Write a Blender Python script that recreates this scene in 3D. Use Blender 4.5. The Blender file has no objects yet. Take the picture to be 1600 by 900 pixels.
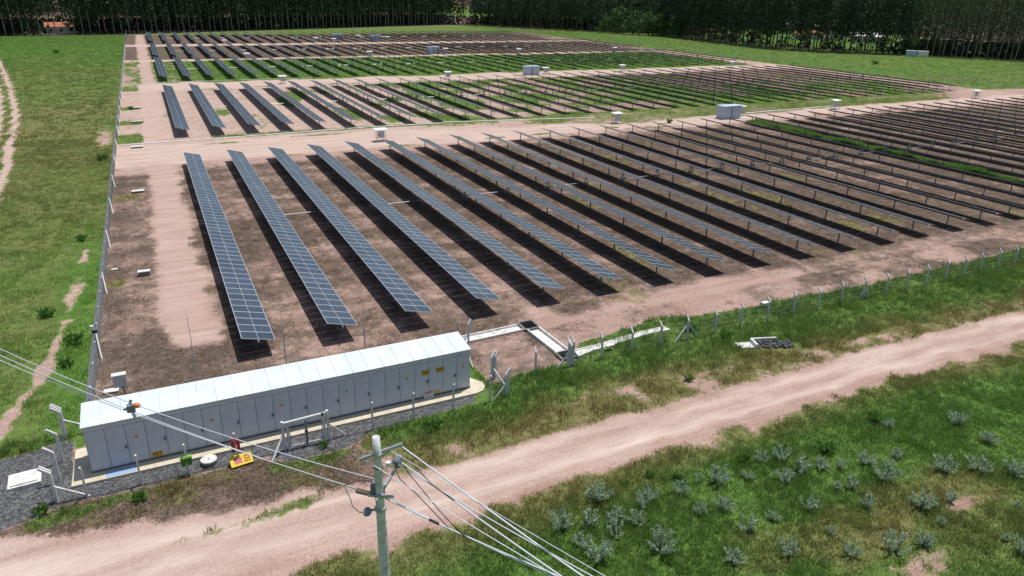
import bpy, bmesh, math, random
import numpy as np
from mathutils import Vector, Matrix
R = math.radians
rng = np.random.default_rng(7); random.seed(7)
scene = bpy.context.scene
COL = scene.collection

# ------------------------------------------------------------------ camera
CAM = np.array([0.0, 0.0, 22.36])
CF = np.array([0.41253, 0.82732, -0.38126]); CR = np.array([0.89816, -0.43928, 0.01861]); CU = np.array([0.15208, 0.35011, 0.92428])
cd = bpy.data.cameras.new("camera"); cam = bpy.data.objects.new("camera", cd); COL.objects.link(cam)
cd.sensor_width = 36; cd.lens = 1122.05 / 1600 * 36; cd.clip_start = 0.5; cd.clip_end = 6000
cam.matrix_world = Matrix(((CR[0], CU[0], -CF[0], CAM[0]), (CR[1], CU[1], -CF[1], CAM[1]), (CR[2], CU[2], -CF[2], CAM[2]), (0, 0, 0, 1)))
scene.camera = cam
# ------------------------------------------------------------------ light
SUN = Vector((0.76, 0.31, 2.75)).normalized()
w = bpy.data.worlds.new("World"); scene.world = w; w.use_nodes = True
nt = w.node_tree; bg = nt.nodes['Background']; sky = nt.nodes.new('ShaderNodeTexSky')
sky.sky_type = 'NISHITA'; sky.sun_disc = False; sky.sun_elevation = math.asin(SUN.z); sky.sun_rotation = math.atan2(SUN.x, SUN.y)
sky.air_density = 1.0; sky.dust_density = 1.5; sky.ozone_density = 1.0
nt.links.new(sky.outputs[0], bg.inputs[0]); bg.inputs[1].default_value = 0.085
sd = bpy.data.lights.new("sun", 'SUN'); sd.energy = 4.2; sd.angle = R(0.5); sd.color = (1, 0.98, 0.95)
so = bpy.data.objects.new("sun", sd); COL.objects.link(so); so.rotation_euler = SUN.to_track_quat('Z', 'Y').to_euler()
vs = scene.view_settings; vs.view_transform = 'Standard'; vs.look = 'None'; vs.gamma = 1; vs.use_curve_mapping = False; vs.exposure = 0.0
scene.cycles.max_bounces = 5; scene.cycles.diffuse_bounces = 2; scene.cycles.transparent_max_bounces = 6

# ------------------------------------------------------------------ helpers
class MB:
    def __init__(s): s.v = []; s.f = []; s.m = []
    def add(s, vs, fs, m=0):
        o = len(s.v); s.v += [tuple(p) for p in vs]
        for f in fs: s.f.append(tuple(i + o for i in f)); s.m.append(m)
    def box(s, x0, x1, y0, y1, z0, z1, m=0, rot=None, org=(0, 0, 0)):
        P = [(x, y, z) for z in (z0, z1) for y in (y0, y1) for x in (x0, x1)]
        if rot is not None: P = [tuple(rot @ Vector(p) + Vector(org)) for p in P]
        s.add(P, [(0, 2, 3, 1), (4, 5, 7, 6), (0, 1, 5, 4), (2, 6, 7, 3), (0, 4, 6, 2), (1, 3, 7, 5)], m)
    def tube(s, a, b, r0, r1=None, n=8, m=0, caps=True):
        r1 = r0 if r1 is None else r1
        a = Vector(a); b = Vector(b); d = (b - a).normalized()
        u = d.orthogonal().normalized(); v = d.cross(u)
        P = []
        for c, r in ((a, r0), (b, r1)):
            for k in range(n):
                t = 2 * math.pi * k / n; P.append(c + u * (math.cos(t) * r) + v * (math.sin(t) * r))
        F = [(k, (k + 1) % n, n + (k + 1) % n, n + k) for k in range(n)]
        if caps: F += [tuple(range(n))[::-1], tuple(range(n, 2 * n))]
        s.add(P, F, m)
    def path(s, pts, r, n=6, m=0):
        pts = [Vector(p) for p in pts]; P = []; k0 = len(pts)
        for i, p in enumerate(pts):
            d = (pts[min(i + 1, k0 - 1)] - pts[max(i - 1, 0)]).normalized()
            u = d.cross(Vector((0.13, 0.21, 1))).normalized(); v = d.cross(u)
            for k in range(n):
                t = 2 * math.pi * k / n; P.append(p + u * (math.cos(t) * r) + v * (math.sin(t) * r))
        F = [(i * n + k, i * n + (k + 1) % n, (i + 1) * n + (k + 1) % n, (i + 1) * n + k) for i in range(k0 - 1) for k in range(n)]
        s.add(P, F, m)
    def bar(s, a, b, wd, dp, m=0):      # square bar from a to b
        a = Vector(a); b = Vector(b); d = (b - a); L = d.length; d.normalize()
        q = d.to_track_quat('Z', 'Y').to_matrix()
        s.box(-wd / 2, wd / 2, -dp / 2, dp / 2, 0, L, m, q, a)
    def mesh(s, name, mats, smooth=False):
        me = bpy.data.meshes.new(name); me.from_pydata(s.v, [], s.f); me.update()
        for k in (mats if isinstance(mats, (list, tuple)) else [mats]): me.materials.append(k)
        me.polygons.foreach_set('material_index', s.m)
        if smooth: me.polygons.foreach_set('use_smooth', [True] * len(s.f))
        return me
    def build(s, name, mats, parent=None, loc=(0, 0, 0), smooth=False):
        return link(name, s.mesh(name, mats, smooth), parent, loc)
def link(name, data, parent=None, loc=(0, 0, 0), rz=0):
    o = bpy.data.objects.new(name, data); COL.objects.link(o); o.location = loc; o.rotation_euler = (0, 0, rz)
    if parent is not None: o.parent = parent
    return o
def tag(o, label=None, cat=None, group=None, kind=None):
    if label: o['label'] = label
    if cat: o['category'] = cat
    if group: o['group'] = group
    if kind: o['kind'] = kind
    return o
def empty(name, loc=(0, 0, 0), rz=0): return link(name, None, None, loc, rz)
def copy_tree(o, parent=None):
    c = o.copy(); COL.objects.link(c)
    if parent is not None: c.parent = parent
    for ch in list(o.children): copy_tree(ch, c)
    return c
def npmesh(name, V, F, mats, attrs=None, matidx=None, smooth=False):   # F: (n,3) or (n,4)
    me = bpy.data.meshes.new(name); k = F.shape[1]
    me.vertices.add(len(V)); me.vertices.foreach_set('co', V.astype(np.float32).ravel())
    me.loops.add(F.size); me.loops.foreach_set('vertex_index', F.astype(np.int32).ravel())
    me.polygons.add(len(F)); me.polygons.foreach_set('loop_start', np.arange(0, F.size, k, dtype=np.int32))
    if matidx is not None: me.polygons.foreach_set('material_index', matidx.astype(np.int32))
    if smooth: me.polygons.foreach_set('use_smooth', np.ones(len(F), bool))
    for m in (mats if isinstance(mats, (list, tuple)) else [mats]): me.materials.append(m)
    for an, val in (attrs or {}).items():
        if val.ndim == 1: a = me.attributes.new(an, 'FLOAT', 'POINT'); a.data.foreach_set('value', val.astype(np.float32))
        else:
            a = me.attributes.new(an, 'FLOAT_COLOR', 'POINT')
            a.data.foreach_set('color', np.concatenate([val, np.ones((len(val), 1))], 1).astype(np.float32).ravel())
    me.update(calc_edges=True); return me
ORD = ['first', 'second', 'third', 'fourth', 'fifth', 'sixth', 'seventh', 'eighth', 'ninth', 'tenth', 'eleventh', 'twelfth', 'thirteenth', 'fourteenth', 'fifteenth', 'sixteenth', 'seventeenth', 'eighteenth', 'nineteenth', 'twentieth']
TENS = {20: 'twenty', 30: 'thirty', 40: 'forty', 50: 'fifty'}
def ordn(n):
    if n <= 20: return ORD[n - 1]
    if n % 10 == 0: return {30: 'thirtieth', 40: 'fortieth', 50: 'fiftieth'}[n]
    return TENS[n // 10 * 10] + '-' + ORD[n % 10 - 1]

# value noise in numpy
def _h(ix, iy, s):
    n = (ix.astype(np.int64) * 374761393 + iy.astype(np.int64) * 668265263 + s * 1442695041) & 0x7fffffff
    n = ((n ^ (n >> 13)) * 1274126177) & 0x7fffffff
    return ((n ^ (n >> 16)) & 0xffff) / 65535.0
def vn(x, y, s=0):
    ix = np.floor(x); iy = np.floor(y); fx = x - ix; fy = y - iy
    fx = fx * fx * (3 - 2 * fx); fy = fy * fy * (3 - 2 * fy)
    a = _h(ix, iy, s); b = _h(ix + 1, iy, s); c = _h(ix, iy + 1, s); d = _h(ix + 1, iy + 1, s)
    return (a * (1 - fx) + b * fx) * (1 - fy) + (c * (1 - fx) + d * fx) * fy
def fbm(x, y, s=0, o=4):
    t = 0; amp = 0.5; tot = 0
    for k in range(o):
        t = t + amp * vn(x * 2 ** k + 17.3 * k, y * 2 ** k - 9.1 * k, s + k); tot += amp; amp *= 0.55
    return t / tot
def ss(a, b, x): t = np.clip((x - a) / (b - a), 0, 1); return t * t * (3 - 2 * t)

# ------------------------------------------------------------------ materials
def mat(name, col, rough=0.7, metal=0.0, var=0.0, scale=4.0, bump=0.0, spec=0.5, dirt=None, coat=0.0):
    m = bpy.data.materials.new(name); m.use_nodes = True; t = m.node_tree; b = t.nodes['Principled BSDF']
    b.inputs['Base Color'].default_value = (*col, 1); b.inputs['Roughness'].default_value = rough; b.inputs['Metallic'].default_value = metal
    b.inputs['Specular IOR Level'].default_value = spec; b.inputs['Coat Weight'].default_value = coat
    if var or bump or dirt:
        tc = t.nodes.new('ShaderNodeTexCoord'); n = t.nodes.new('ShaderNodeTexNoise'); n.inputs['Scale'].default_value = scale; n.inputs['Detail'].default_value = 8; n.inputs['Roughness'].default_value = 0.62
        t.links.new(tc.outputs['Object'], n.inputs['Vector'])
        cr = t.nodes.new('ShaderNodeValToRGB')
        d = dirt or tuple(c * (1 - var) for c in col)
        cr.color_ramp.elements[0].position = 0.3; cr.color_ramp.elements[0].color = (*d, 1)
        cr.color_ramp.elements[1].position = 0.62; cr.color_ramp.elements[1].color = (*[min(1, c * (1 + var * 0.4)) for c in col], 1)
        t.links.new(n.outputs['Fac'], cr.inputs[0]); t.links.new(cr.outputs[0], b.inputs['Base Color'])
        if bump:
            bp = t.nodes.new('ShaderNodeBump'); bp.inputs['Strength'].default_value = bump; bp.inputs['Distance'].default_value = 0.02
            t.links.new(n.outputs['Fac'], bp.inputs['Height']); t.links.new(bp.outputs[0], b.inputs['Normal'])
    return m
M = {}
M['concrete'] = mat('concrete', (0.70, 0.68, 0.64), 0.85, var=0.28, scale=3, bump=0.3)
M['post'] = mat('concrete_post', (0.66, 0.66, 0.65), 0.85, var=0.3, scale=6, bump=0.2)
M['pole'] = mat('pole_concrete', (0.64, 0.66, 0.66), 0.8, var=0.35, scale=5, bump=0.25)
M['darkconc'] = mat('dark_concrete', (0.22, 0.21, 0.18), 0.9, var=0.4, scale=4, bump=0.3)  # darker, browner concrete tone for basins, manhole shaft and box bases
M['pad'] = mat('pad_concrete', (0.62, 0.54, 0.40), 0.85, var=0.16, scale=2.5, bump=0.15)
M['roof'] = mat('white_roof_sheet', (0.66, 0.71, 0.75), 0.45, var=0.12, scale=0.9)
M['wall'] = mat('grey_painted_steel', (0.56, 0.61, 0.68), 0.5, var=0.13, scale=0.8)
M['seam'] = mat('dark_seam', (0.11, 0.125, 0.15), 0.6)
M['galv'] = mat('galvanised_steel', (0.47, 0.49, 0.51), 0.42, 0.6, var=0.2, scale=7)
M['darkgalv'] = mat('weathered_steel', (0.20, 0.21, 0.23), 0.5, 0.5, var=0.3, scale=8)
M['cable'] = mat('aluminium_cable', (0.72, 0.76, 0.82), 0.45, 0.3)
M['rubber'] = mat('black_rubber', (0.02, 0.02, 0.022), 0.6)
M['porcelain'] = mat('grey_porcelain', (0.22, 0.24, 0.28), 0.3)
M['tan'] = mat('tan_polymer', (0.27, 0.22, 0.16), 0.5)
M['orange'] = mat('orange_plastic', (0.85, 0.22, 0.04), 0.4)
M['yellow'] = mat('yellow_sign', (0.80, 0.46, 0.03), 0.5)
M['byellow'] = mat('bright_yellow_board', (0.82, 0.62, 0.03), 0.5, var=0.1, scale=3)
M['pink'] = mat('faded_red_print', (0.62, 0.16, 0.17), 0.6, var=0.3, scale=9)
M['red'] = mat('red_enamel', (0.45, 0.02, 0.02), 0.35, var=0.2)
M['green'] = mat('green_plastic', (0.05, 0.25, 0.03), 0.45)
M['lime'] = mat('lime_plastic', (0.20, 0.38, 0.07), 0.5)
M['black'] = mat('black_paint', (0.012, 0.012, 0.012), 0.6)
M['white'] = mat('white_paint', (0.78, 0.78, 0.76), 0.5, var=0.08)
M['bluemat'] = mat('pale_blue_paint', (0.30, 0.43, 0.58), 0.8, var=0.15, scale=5)
M['cabinblue'] = mat('grey_blue_steel', (0.48, 0.57, 0.70), 0.5, var=0.1, scale=1.0)
M['boxgrey'] = mat('light_grey_enamel', (0.50, 0.53, 0.56), 0.45, var=0.1)
M['backsheet'] = mat('panel_backsheet', (0.10, 0.10, 0.115), 0.6)
M['frame'] = mat('aluminium_frame', (0.62, 0.66, 0.70), 0.4, 0.3)
M['stone'] = mat('dark_stone', (0.10, 0.105, 0.12), 0.85, var=0.5, scale=6, bump=0.4)
M['bark'] = mat('eucalyptus_bark', (0.15, 0.125, 0.10), 0.9, var=0.4, scale=1.5)
M['palebark'] = mat('pale_eucalyptus_bark', (0.30, 0.28, 0.25), 0.9, var=0.4, scale=1.2)
M['tile'] = mat('orange_roof_tile', (0.42, 0.15, 0.07), 0.8, var=0.25, scale=2)
M['plaster'] = mat('white_plaster', (0.62, 0.62, 0.60), 0.8, var=0.1, scale=1)
M['glass'] = mat('window_glass', (0.03, 0.035, 0.04), 0.1)
# solar cells: fine busbar lines in object space
def cell_mat():
    m = mat('solar_cells', (0.025, 0.042, 0.085), 0.20, spec=0.75); t = m.node_tree; b = t.nodes['Principled BSDF']
    tc = t.nodes.new('ShaderNodeTexCoord'); n = t.nodes.new('ShaderNodeTexNoise'); n.inputs['Scale'].default_value = 0.9; n.inputs['Detail'].default_value = 3
    t.links.new(tc.outputs['Object'], n.inputs['Vector'])
    oi = t.nodes.new('ShaderNodeObjectInfo')
    ad = t.nodes.new('ShaderNodeMath'); ad.operation = 'MULTIPLY_ADD'; ad.inputs[1].default_value = 0.5
    t.links.new(oi.outputs['Random'], ad.inputs[0]); t.links.new(n.outputs['Fac'], ad.inputs[2])
    cr = t.nodes.new('ShaderNodeValToRGB'); cr.color_ramp.elements[0].position = 0.4; cr.color_ramp.elements[0].color = (0.036, 0.050, 0.068, 1)
    cr.color_ramp.elements[1].position = 1.05; cr.color_ramp.elements[1].color = (0.065, 0.085, 0.110, 1)
    t.links.new(ad.outputs[0], cr.inputs[0]); t.links.new(cr.outputs[0], b.inputs['Base Color'])
    return m
M['cell'] = cell_mat()
def leaf_mat(name, rough=0.6, trans=0.25, tint=(1, 1, 1)):
    m = bpy.data.materials.new(name); m.use_nodes = True; t = m.node_tree; b = t.nodes['Principled BSDF']; b.inputs['Roughness'].default_value = rough; b.inputs['Specular IOR Level'].default_value = 0.25
    at = t.nodes.new('ShaderNodeAttribute'); at.attribute_name = 'tint'
    t.links.new(at.outputs['Color'], b.inputs['Base Color'])
    tr = t.nodes.new('ShaderNodeBsdfTranslucent'); t.links.new(at.outputs['Color'], tr.inputs['Color'])
    mx = t.nodes.new('ShaderNodeMixShader'); mx.inputs[0].default_value = trans
    out = t.nodes['Material Output']
    t.links.new(b.outputs[0], mx.inputs[1]); t.links.new(tr.outputs[0], mx.inputs[2]); t.links.new(mx.outputs[0], out.inputs['Surface'])
    return m
M['blade'] = leaf_mat('grass_blades', 0.6, 0.5)
M['leaf'] = leaf_mat('tree_leaves', 0.55, 0.3)
M['shrubleaf'] = leaf_mat('silvery_leaves', 0.6, 0.45)

def ground_mat():
    m = bpy.data.materials.new('soil_and_turf'); m.use_nodes = True; t = m.node_tree; b = t.nodes['Principled BSDF']
    b.inputs['Roughness'].default_value = 0.95; b.inputs['Specular IOR Level'].default_value = 0.12
    N = t.nodes.new; Lk = t.links.new
    tc = N('ShaderNodeTexCoord')
    def noise(scale, det=6, rough=0.6, sc=(1, 1, 1)):
        mp = N('ShaderNodeMapping'); mp.inputs['Scale'].default_value = sc; Lk(tc.outputs['Object'], mp.inputs[0])
        n = N('ShaderNodeTexNoise'); n.inputs['Scale'].default_value = scale; n.inputs['Detail'].default_value = det; n.inputs['Roughness'].default_value = rough
        Lk(mp.outputs[0], n.inputs['Vector']); return n.outputs['Fac']
    def attr(n): a = N('ShaderNodeAttribute'); a.attribute_name = n; return a.outputs['Fac']
    def math_(op, a, b_, c=None):
        k = N('ShaderNodeMath'); k.operation = op
        for i, v in enumerate((a, b_, c)):
            if v is None: continue
            if isinstance(v, (int, float)): k.inputs[i].default_value = v
            else: Lk(v, k.inputs[i])
        return k.outputs[0]
    def ramp(f, stops):
        r = N('ShaderNodeValToRGB'); e = r.color_ramp.elements
        while len(e) < len(stops): e.new(0.5)
        for i, (p, c) in enumerate(stops): e[i].position = p; e[i].color = (*c, 1)
        Lk(f, r.inputs[0]); return r.outputs[0]
    def mix(f, a, b_):
        x = N('ShaderNodeMix'); x.data_type = 'RGBA'; Lk(f, x.inputs[0]); Lk(a, x.inputs[6]); Lk(b_, x.inputs[7]); return x.outputs[2]
    def step(f, lo, hi):
        k = N('ShaderNodeMapRange'); k.interpolation_type = 'SMOOTHSTEP'; k.inputs[1].default_value = lo; k.inputs[2].default_value = hi; Lk(f, k.inputs[0]); return k.outputs[0]
    nb = noise(0.22, 8, 0.62); nm = noise(1.3, 9, 0.7); nf = noise(7.0, 6, 0.75); nx = noise(0.5, 9, 0.7, (0.22, 2.0, 1)); ng = noise(0.9, 10, 0.78)
    # bare soil: pink laterite sand, streaked along the tracks
    soil = ramp(math_('ADD', math_('MULTIPLY', nb, 0.5), math_('MULTIPLY', nx, 0.5)), [(0.33, (0.315, 0.195, 0.152)), (0.5, (0.42, 0.284, 0.233)), (0.66, (0.51, 0.37, 0.31))])
    soil = mix(math_('MULTIPLY', attr('sand'), 1.0), soil, ramp(nx, [(0.32, (0.45, 0.325, 0.268)), (0.66, (0.67, 0.54, 0.46))]))
    fine = ramp(nf, [(0.36, (0.62, 0.60, 0.59)), (0.58, (1.08, 1.07, 1.07))])
    mul = N('ShaderNodeMix'); mul.data_type = 'RGBA'; mul.blend_type = 'MULTIPLY'; Lk(math_('MULTIPLY_ADD', attr('sand'), -0.65, 0.8), mul.inputs[0]); Lk(soil, mul.inputs[6]); Lk(fine, mul.inputs[7]); soil = mul.outputs[2]
    # dead brown litter
    lit = ramp(math_('ADD', math_('MULTIPLY', ng, 0.6), math_('MULTIPLY', nf, 0.4)), [(0.38, (0.045, 0.032, 0.024)), (0.5, (0.125, 0.090, 0.068)), (0.63, (0.24, 0.178, 0.138))])
    lf = step(math_('ADD', attr('litter'), math_('MULTIPLY', math_('SUBTRACT', math_('ADD', math_('MULTIPLY', ng, 0.6), math_('MULTIPLY', nm, 0.4)), 0.5), 3.0)), 0.25, 0.95)
    col = mix(lf, soil, lit)
    # turf
    turf_l = ramp(math_('ADD', math_('MULTIPLY', nm, 0.5), math_('MULTIPLY', nf, 0.5)), [(0.36, (0.052, 0.105, 0.022)), (0.52, (0.105, 0.185, 0.038)), (0.68, (0.175, 0.275, 0.06))])
    turf_d = ramp(math_('ADD', math_('MULTIPLY', nm, 0.5), math_('MULTIPLY', nf, 0.5)), [(0.36, (0.10, 0.098, 0.034)), (0.52, (0.185, 0.17, 0.068)), (0.68, (0.30, 0.25, 0.125))])
    turf = mix(attr('dry'), turf_l, turf_d)
    gf = step(math_('ADD', attr('grass'), math_('MULTIPLY', math_('SUBTRACT', math_('ADD', math_('MULTIPLY', ng, 0.55), math_('MULTIPLY', nm, 0.45)), 0.5), 1.9)), 0.36, 0.62)
    col = mix(gf, col, turf)
    # gravel
    vo = N('ShaderNodeTexVoronoi'); vo.inputs['Scale'].default_value = 9.0; Lk(tc.outputs['Object'], vo.inputs['Vector'])
    sp = N('ShaderNodeSeparateColor'); Lk(vo.outputs['Color'], sp.inputs[0])
    grav = ramp(math_('ADD', math_('MULTIPLY', sp.outputs[0], 0.6), math_('MULTIPLY', nm, 0.5)), [(0.15, (0.04, 0.04, 0.044)), (0.55, (0.105, 0.105, 0.108)), (0.95, (0.22, 0.22, 0.225))])
    gfac = step(math_('ADD', attr('gravel'), math_('MULTIPLY', math_('SUBTRACT', nm, 0.5), 0.6)), 0.42, 0.58)
    col = mix(gfac, col, grav)
    Lk(col, b.inputs['Base Color'])
    hgt = math_('ADD', math_('MULTIPLY', nf, 0.5), math_('ADD', math_('MULTIPLY', nm, 1.0), math_('MULTIPLY', math_('MULTIPLY', gfac, vo.outputs['Distance']), -1.2)))
    bp = N('ShaderNodeBump'); bp.inputs['Strength'].default_value = 0.55; bp.inputs['Distance'].default_value = 0.12
    Lk(math_('MULTIPLY_ADD', attr('sand'), -0.4, 0.55), bp.inputs['Strength']); Lk(hgt, bp.inputs['Height']); Lk(bp.outputs[0], b.inputs['Normal'])
    return m
M['ground'] = ground_mat()

# ------------------------------------------------------------------ site layout (metres; rows run along +y)
X0, S, NROW = 3.92, 5.433, 36
HUB, TILT, HALF, PITCH = 1.27, 0.247, 1.05, 1.157
BLOCKS = [(44.4, 53), (125.6, 51), (203.6, 48), (268.6, 49), (339.0, 54)]
ROADY = [(107.0, 121.2), (187.0, 201.0), (260.5, 266.5), (326.5, 337.0)]
FX = -5.55                   # left fence
EX = 205.0                   # east fence
RUP = np.array([(-60, 32.5), (-30, 32), (-8.7, 31.4), (-6.0, 30.5), (-3.2, 30.1), (-1.6, 29.9), (1.3, 29.5), (4.1, 29.1), (5.9, 28.9), (7.8, 28.6), (10.6, 28.1), (14.2, 28.2), (24.7, 28.3), (39.7, 28.3), (58.4, 28.0), (120, 26.8), (400, 24)])
RLO = np.array([(-60, 24.4), (-8, 24.6), (1.1, 24.9), (3.6, 25.4), (7.6, 25.1), (12.8, 25.2), (16.6, 25.6), (25.9, 25.7), (31.1, 25.8), (44.5, 25.7), (53.9, 25.3), (120, 23.5), (400, 20)])
VTOP = np.array([(-60, 33.0), (5, 33.0), (8, 31.2), (12.5, 30.6), (15.5, 30.2), (17.8, 30.8), (21.0, 32.0), (25.1, 32.0), (29.7, 31.3), (36.1, 31.0), (45.1, 30.6), (60, 30.0), (400, 26)])
RUT_R = np.array([(-60, 420), (-44, 300), (-36.2, 252.8), (-33.7, 236.2), (-26.9, 192.1), (-23.1, 164.0), (-20.6, 141.1), (-19.6, 126.8), (-18.2, 112.4), (-17.5, 101.3), (-17.4, 80), (-18.5, 40), (-20, 31)])
RUT_L = RUT_R - np.array([2.3, 0])
FOOT = np.array([(-7.4, 72), (-7.4, 63.7), (-7.9, 54.7), (-8.3, 49.7), (-8.8, 46.4), (-9.5, 43.5), (-9.9, 41.6), (-12, 36)])
GRAVEL = [(-16, 32.0), (-8.8, 32.3), (-6.5, 33.1), (2.6, 33.1), (3.4, 32.2), (6.6, 32.2), (8, 33.0), (14.6, 33.6), (14.6, 34.8), (-6.3, 34.8), (-6.3, 38.9), (-8.5, 38.4), (-16, 38)]
def pdist(x, y, P):
    d = np.full(x.shape, 1e9)
    for (ax, ay), (bx, by) in zip(P[:-1], P[1:]):
        vx, vy = bx - ax, by - ay; t = np.clip(((x - ax) * vx + (y - ay) * vy) / (vx * vx + vy * vy), 0, 1)
        d = np.minimum(d, np.hypot(x - ax - t * vx, y - ay - t * vy))
    return d
def inpoly(x, y, P):
    c = np.zeros(x.shape, bool); n = len(P)
    for i in range(n):
        (ax, ay), (bx, by) = P[i], P[(i + 1) % n]
        if ay == by: continue
        c ^= ((ay > y) != (by > y)) & (x < (bx - ax) * (y - ay) / (by - ay) + ax)
    return c
def sdpoly(x, y, P):
    d = pdist(x, y, list(P) + [P[0]]); return np.where(inpoly(x, y, P), d, -d)
def blob(x, y, cx, cy, rx, ry, soft=0.5): return 1 - ss(1 - soft, 1 + soft, np.hypot((x - cx) / rx, (y - cy) / ry))

def fields(x, y):
    """ground cover at (x, y): how much turf, how dry it is, dead litter, loose pale sand, gravel"""
    g = np.zeros_like(x); dry = np.full_like(x, 0.3); lit = np.zeros_like(x); sand = np.zeros_like(x)
    n1 = fbm(x * 0.12, y * 0.12, 1); n2 = fbm(x * 0.5, y * 0.5, 11); n3 = fbm(x * 0.035, y * 0.035, 21); n4 = fbm(x * 0.08, y * 0.45, 31)
    up = np.interp(x, RUP[:, 0], RUP[:, 1]) + (n2 - 0.5) * 1.6; lo = np.interp(x, RLO[:, 0], RLO[:, 1]) + (n2 - 0.5) * 1.4
    # --- south of the fence
    south = y < 40.2
    below = ss(-0.2, 0.9, lo - y)                     # rough grass on the near side
    g1 = below * (0.42 + 0.5 * ss(0.2, 2.2, lo - y) + 0.5 * (n2 - 0.5)); d1 = 0.95 - 0.82 * ss(0.9, 3.8, lo - y + (n1 - 0.5) * 2.5) + (n1 - 0.5) * 0.9 - 0.5 * blob(x, y, 33, 21, 10, 3.4, 0.8)
    d1 = d1 + 0.6 * ss(0.56, 0.72, fbm(x * 0.16, y * 0.3, 71)) * ss(2, 4, lo - y)
    bare = 0.62 * (blob(x, y, 26.5, 13.6, 2.2, 0.7, 0.9) + blob(x, y, 24.6, 12.5, 1.8, 0.6, 0.9) + blob(x, y, 32.0, 15.4, 1.4, 0.5, 0.9)) * (0.5 + n2)
    g1 = g1 - 0.9 * bare; d1 = d1 + 0.5 * blob(x, y, 31, 15.5, 5, 2.5, 0.8)
    ab = ss(-0.2, 0.7, y - up)
    vt = np.interp(x, VTOP[:, 0], VTOP[:, 1]) + (n2 - 0.5) * 1.6
    bank = ss(-0.5, 0.7, y - vt) * ss(7.0, 9.0, x)
    lf_ = 1 - ss(6, 9, x)
    g2 = ab * (0.60 + 1.1 * (n2 - 0.5) - 0.20 * lf_) + bank * 0.9; d2 = 0.92 - bank * (0.45 + 0.42 * ss(0.3, 2.2, y - vt)) + (n2 - 0.5) * 0.6 - 0.45 * lf_ * ss(.5, .62, n1)
    l2 = ab * (1 - bank) * 0.30 + lf_ * ab * 0.55
    slip = blob(x, y, 0.8, 28.45, 3.6, 0.42, 0.7) + blob(x, y, 3.6, 28.9, 1.8, 0.35, 0.7)
    g2 = np.maximum(g2, slip * 0.50); d2 = np.where(slip > 0.2, 0.45, d2)
    weeds = blob(x, y, 4.6, 31.9, 2.4, 0.8, 0.7) + blob(x, y, -4.6, 32.5, 1.6, 0.5, 0.7) + blob(x, y, -7.0, 32.2, 1.4, 0.5, 0.7); g2 = np.maximum(g2, weeds * 0.8); d2 = np.where(weeds > .3, 0.2, d2)
    g = np.where(south, np.maximum(g1, g2), g); dry = np.where(south, np.where(y < lo + 0.3, d1, d2), dry); lit = np.where(south, np.where(y > up, l2, 0.0), lit)
    road = ss(-0.6, 0.5, up - y) * ss(-0.5, 0.5, y - lo); cen = (up + lo) / 2 + 0.3; rut = np.exp(-((np.abs(y - cen + (n1 - .5) * .8) - 0.85) / 0.42) ** 2); sand = np.where(south, road * np.clip(0.35 + 0.5 * rut + 0.9 * (fbm(x * 0.12, y * 1.6, 83) - 0.5), 0, 1), sand)
    # --- solar field
    inside = (x > FX - 0.1) & (x < EX) & (y >= 40.2 - 0 * x) & (y < 404)
    gi = np.zeros_like(x); li = np.zeros_like(x); di = np.full_like(x, 0.3); si = np.zeros_like(x)
    b1 = y < 106.8; b2 = (y >= 106.8) & (y < 187); b3 = (y >= 187) & (y < 261); b4 = (y >= 261) & (y < 326.5); b5 = y >= 326.5
    ph = np.abs(((x - X0 - 1.1) / S) % 1.0 - 0.5)
    li = np.where(b1, 0.82 + 0.14 * ss(10, 60, x) + 0.8 * (n4 - 0.5) + 0.5 * (n1 - 0.5) + 0.5 * (n2 - 0.5) - 0.10 * (ph < 0.16), li)
    gi = np.where(b1, 0.02 + 0.52 * ss(0.56, 0.70, fbm(x * 0.5, y * 0.16, 41)) * (ph > 0.20) * ss(12, 40, x) + 0.25 * ss(.62, .75, n2), gi); di = np.where(b1, 1.0, di)
    pinkfront = ss(18, 24, x) * (1 - ss(42.0, 44.5, y + (n1 - 0.5) * 4)) * (1 - 0.75 * ss(42, 52, x))
    li = li - b1 * (0.75 * pinkfront + 0.5 * blob(x, y, 70, 41.5, 12, 2.2, 0.6) * 0.4) - b1 * 0.6 * ss(100, 105, y + (n1 - .5) * 6) + b1 * 0.25 * blob(x, y, 0.0, 47, 4.5, 5, 0.5)
    gstrip = ss(1.9, 1.1, np.abs(x - (103.8 + (y - 80) * 0.03) + (n2 - 0.5) * 1.5)) * ss(40, 46, y) if False else (1 - ss(1.2, 2.4, np.abs(x - (103.6 + (y - 80) * 0.04)) + (n2 - 0.5) * 1.2))
    gi = np.where(b1, np.maximum(gi, gstrip * 0.95), gi); di = np.where(b1 & (gstrip > 0.3), 0.05, di)
    # patch of turf along the row ends
    gi = np.where(b1, np.maximum(gi, 0.62 * ss(0.56, 0.68, n1) * ss(103, 105.5, y)), gi)
    rt = ss(25, 75, x)
    gi = np.where(b2, 0.22 + 0.42 * rt + 1.3 * (n1 - 0.5) * (0.7 + rt) + 0.5 * (n2 - .5) - 0.45 * ss(95, 150, x) * ss(150, 178, y - (x - 100) * 0.15 + 20), gi); di = np.where(b2, 0.35 - 0.15 * rt + 0.4 * (n2 - 0.5), di)
    li = np.where(b2, 0.36 + 0.35 * ss(60, 120, x) + 0.3 * (n2 - 0.5), li); si = np.where(b2, 0.5 * (1 - ss(40, 100, x)), si)
    gi = np.where(b2, np.maximum(gi, 0.75 * (1 - ss(0.8, 1.8, np.abs(y - 124.3 + (n1 - 0.5) * 2))) * ss(6, 9, x)), gi); gi = np.where(b2, np.maximum(gi, (0.55 + 0.4 * (n2 - .5)) * ss(55, 80, x) * (1 - ss(122, 126, y)) * (1 - ss(170, 190, x))), gi); di = np.where(b2 & (y < 124), 0.55, di)
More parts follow.
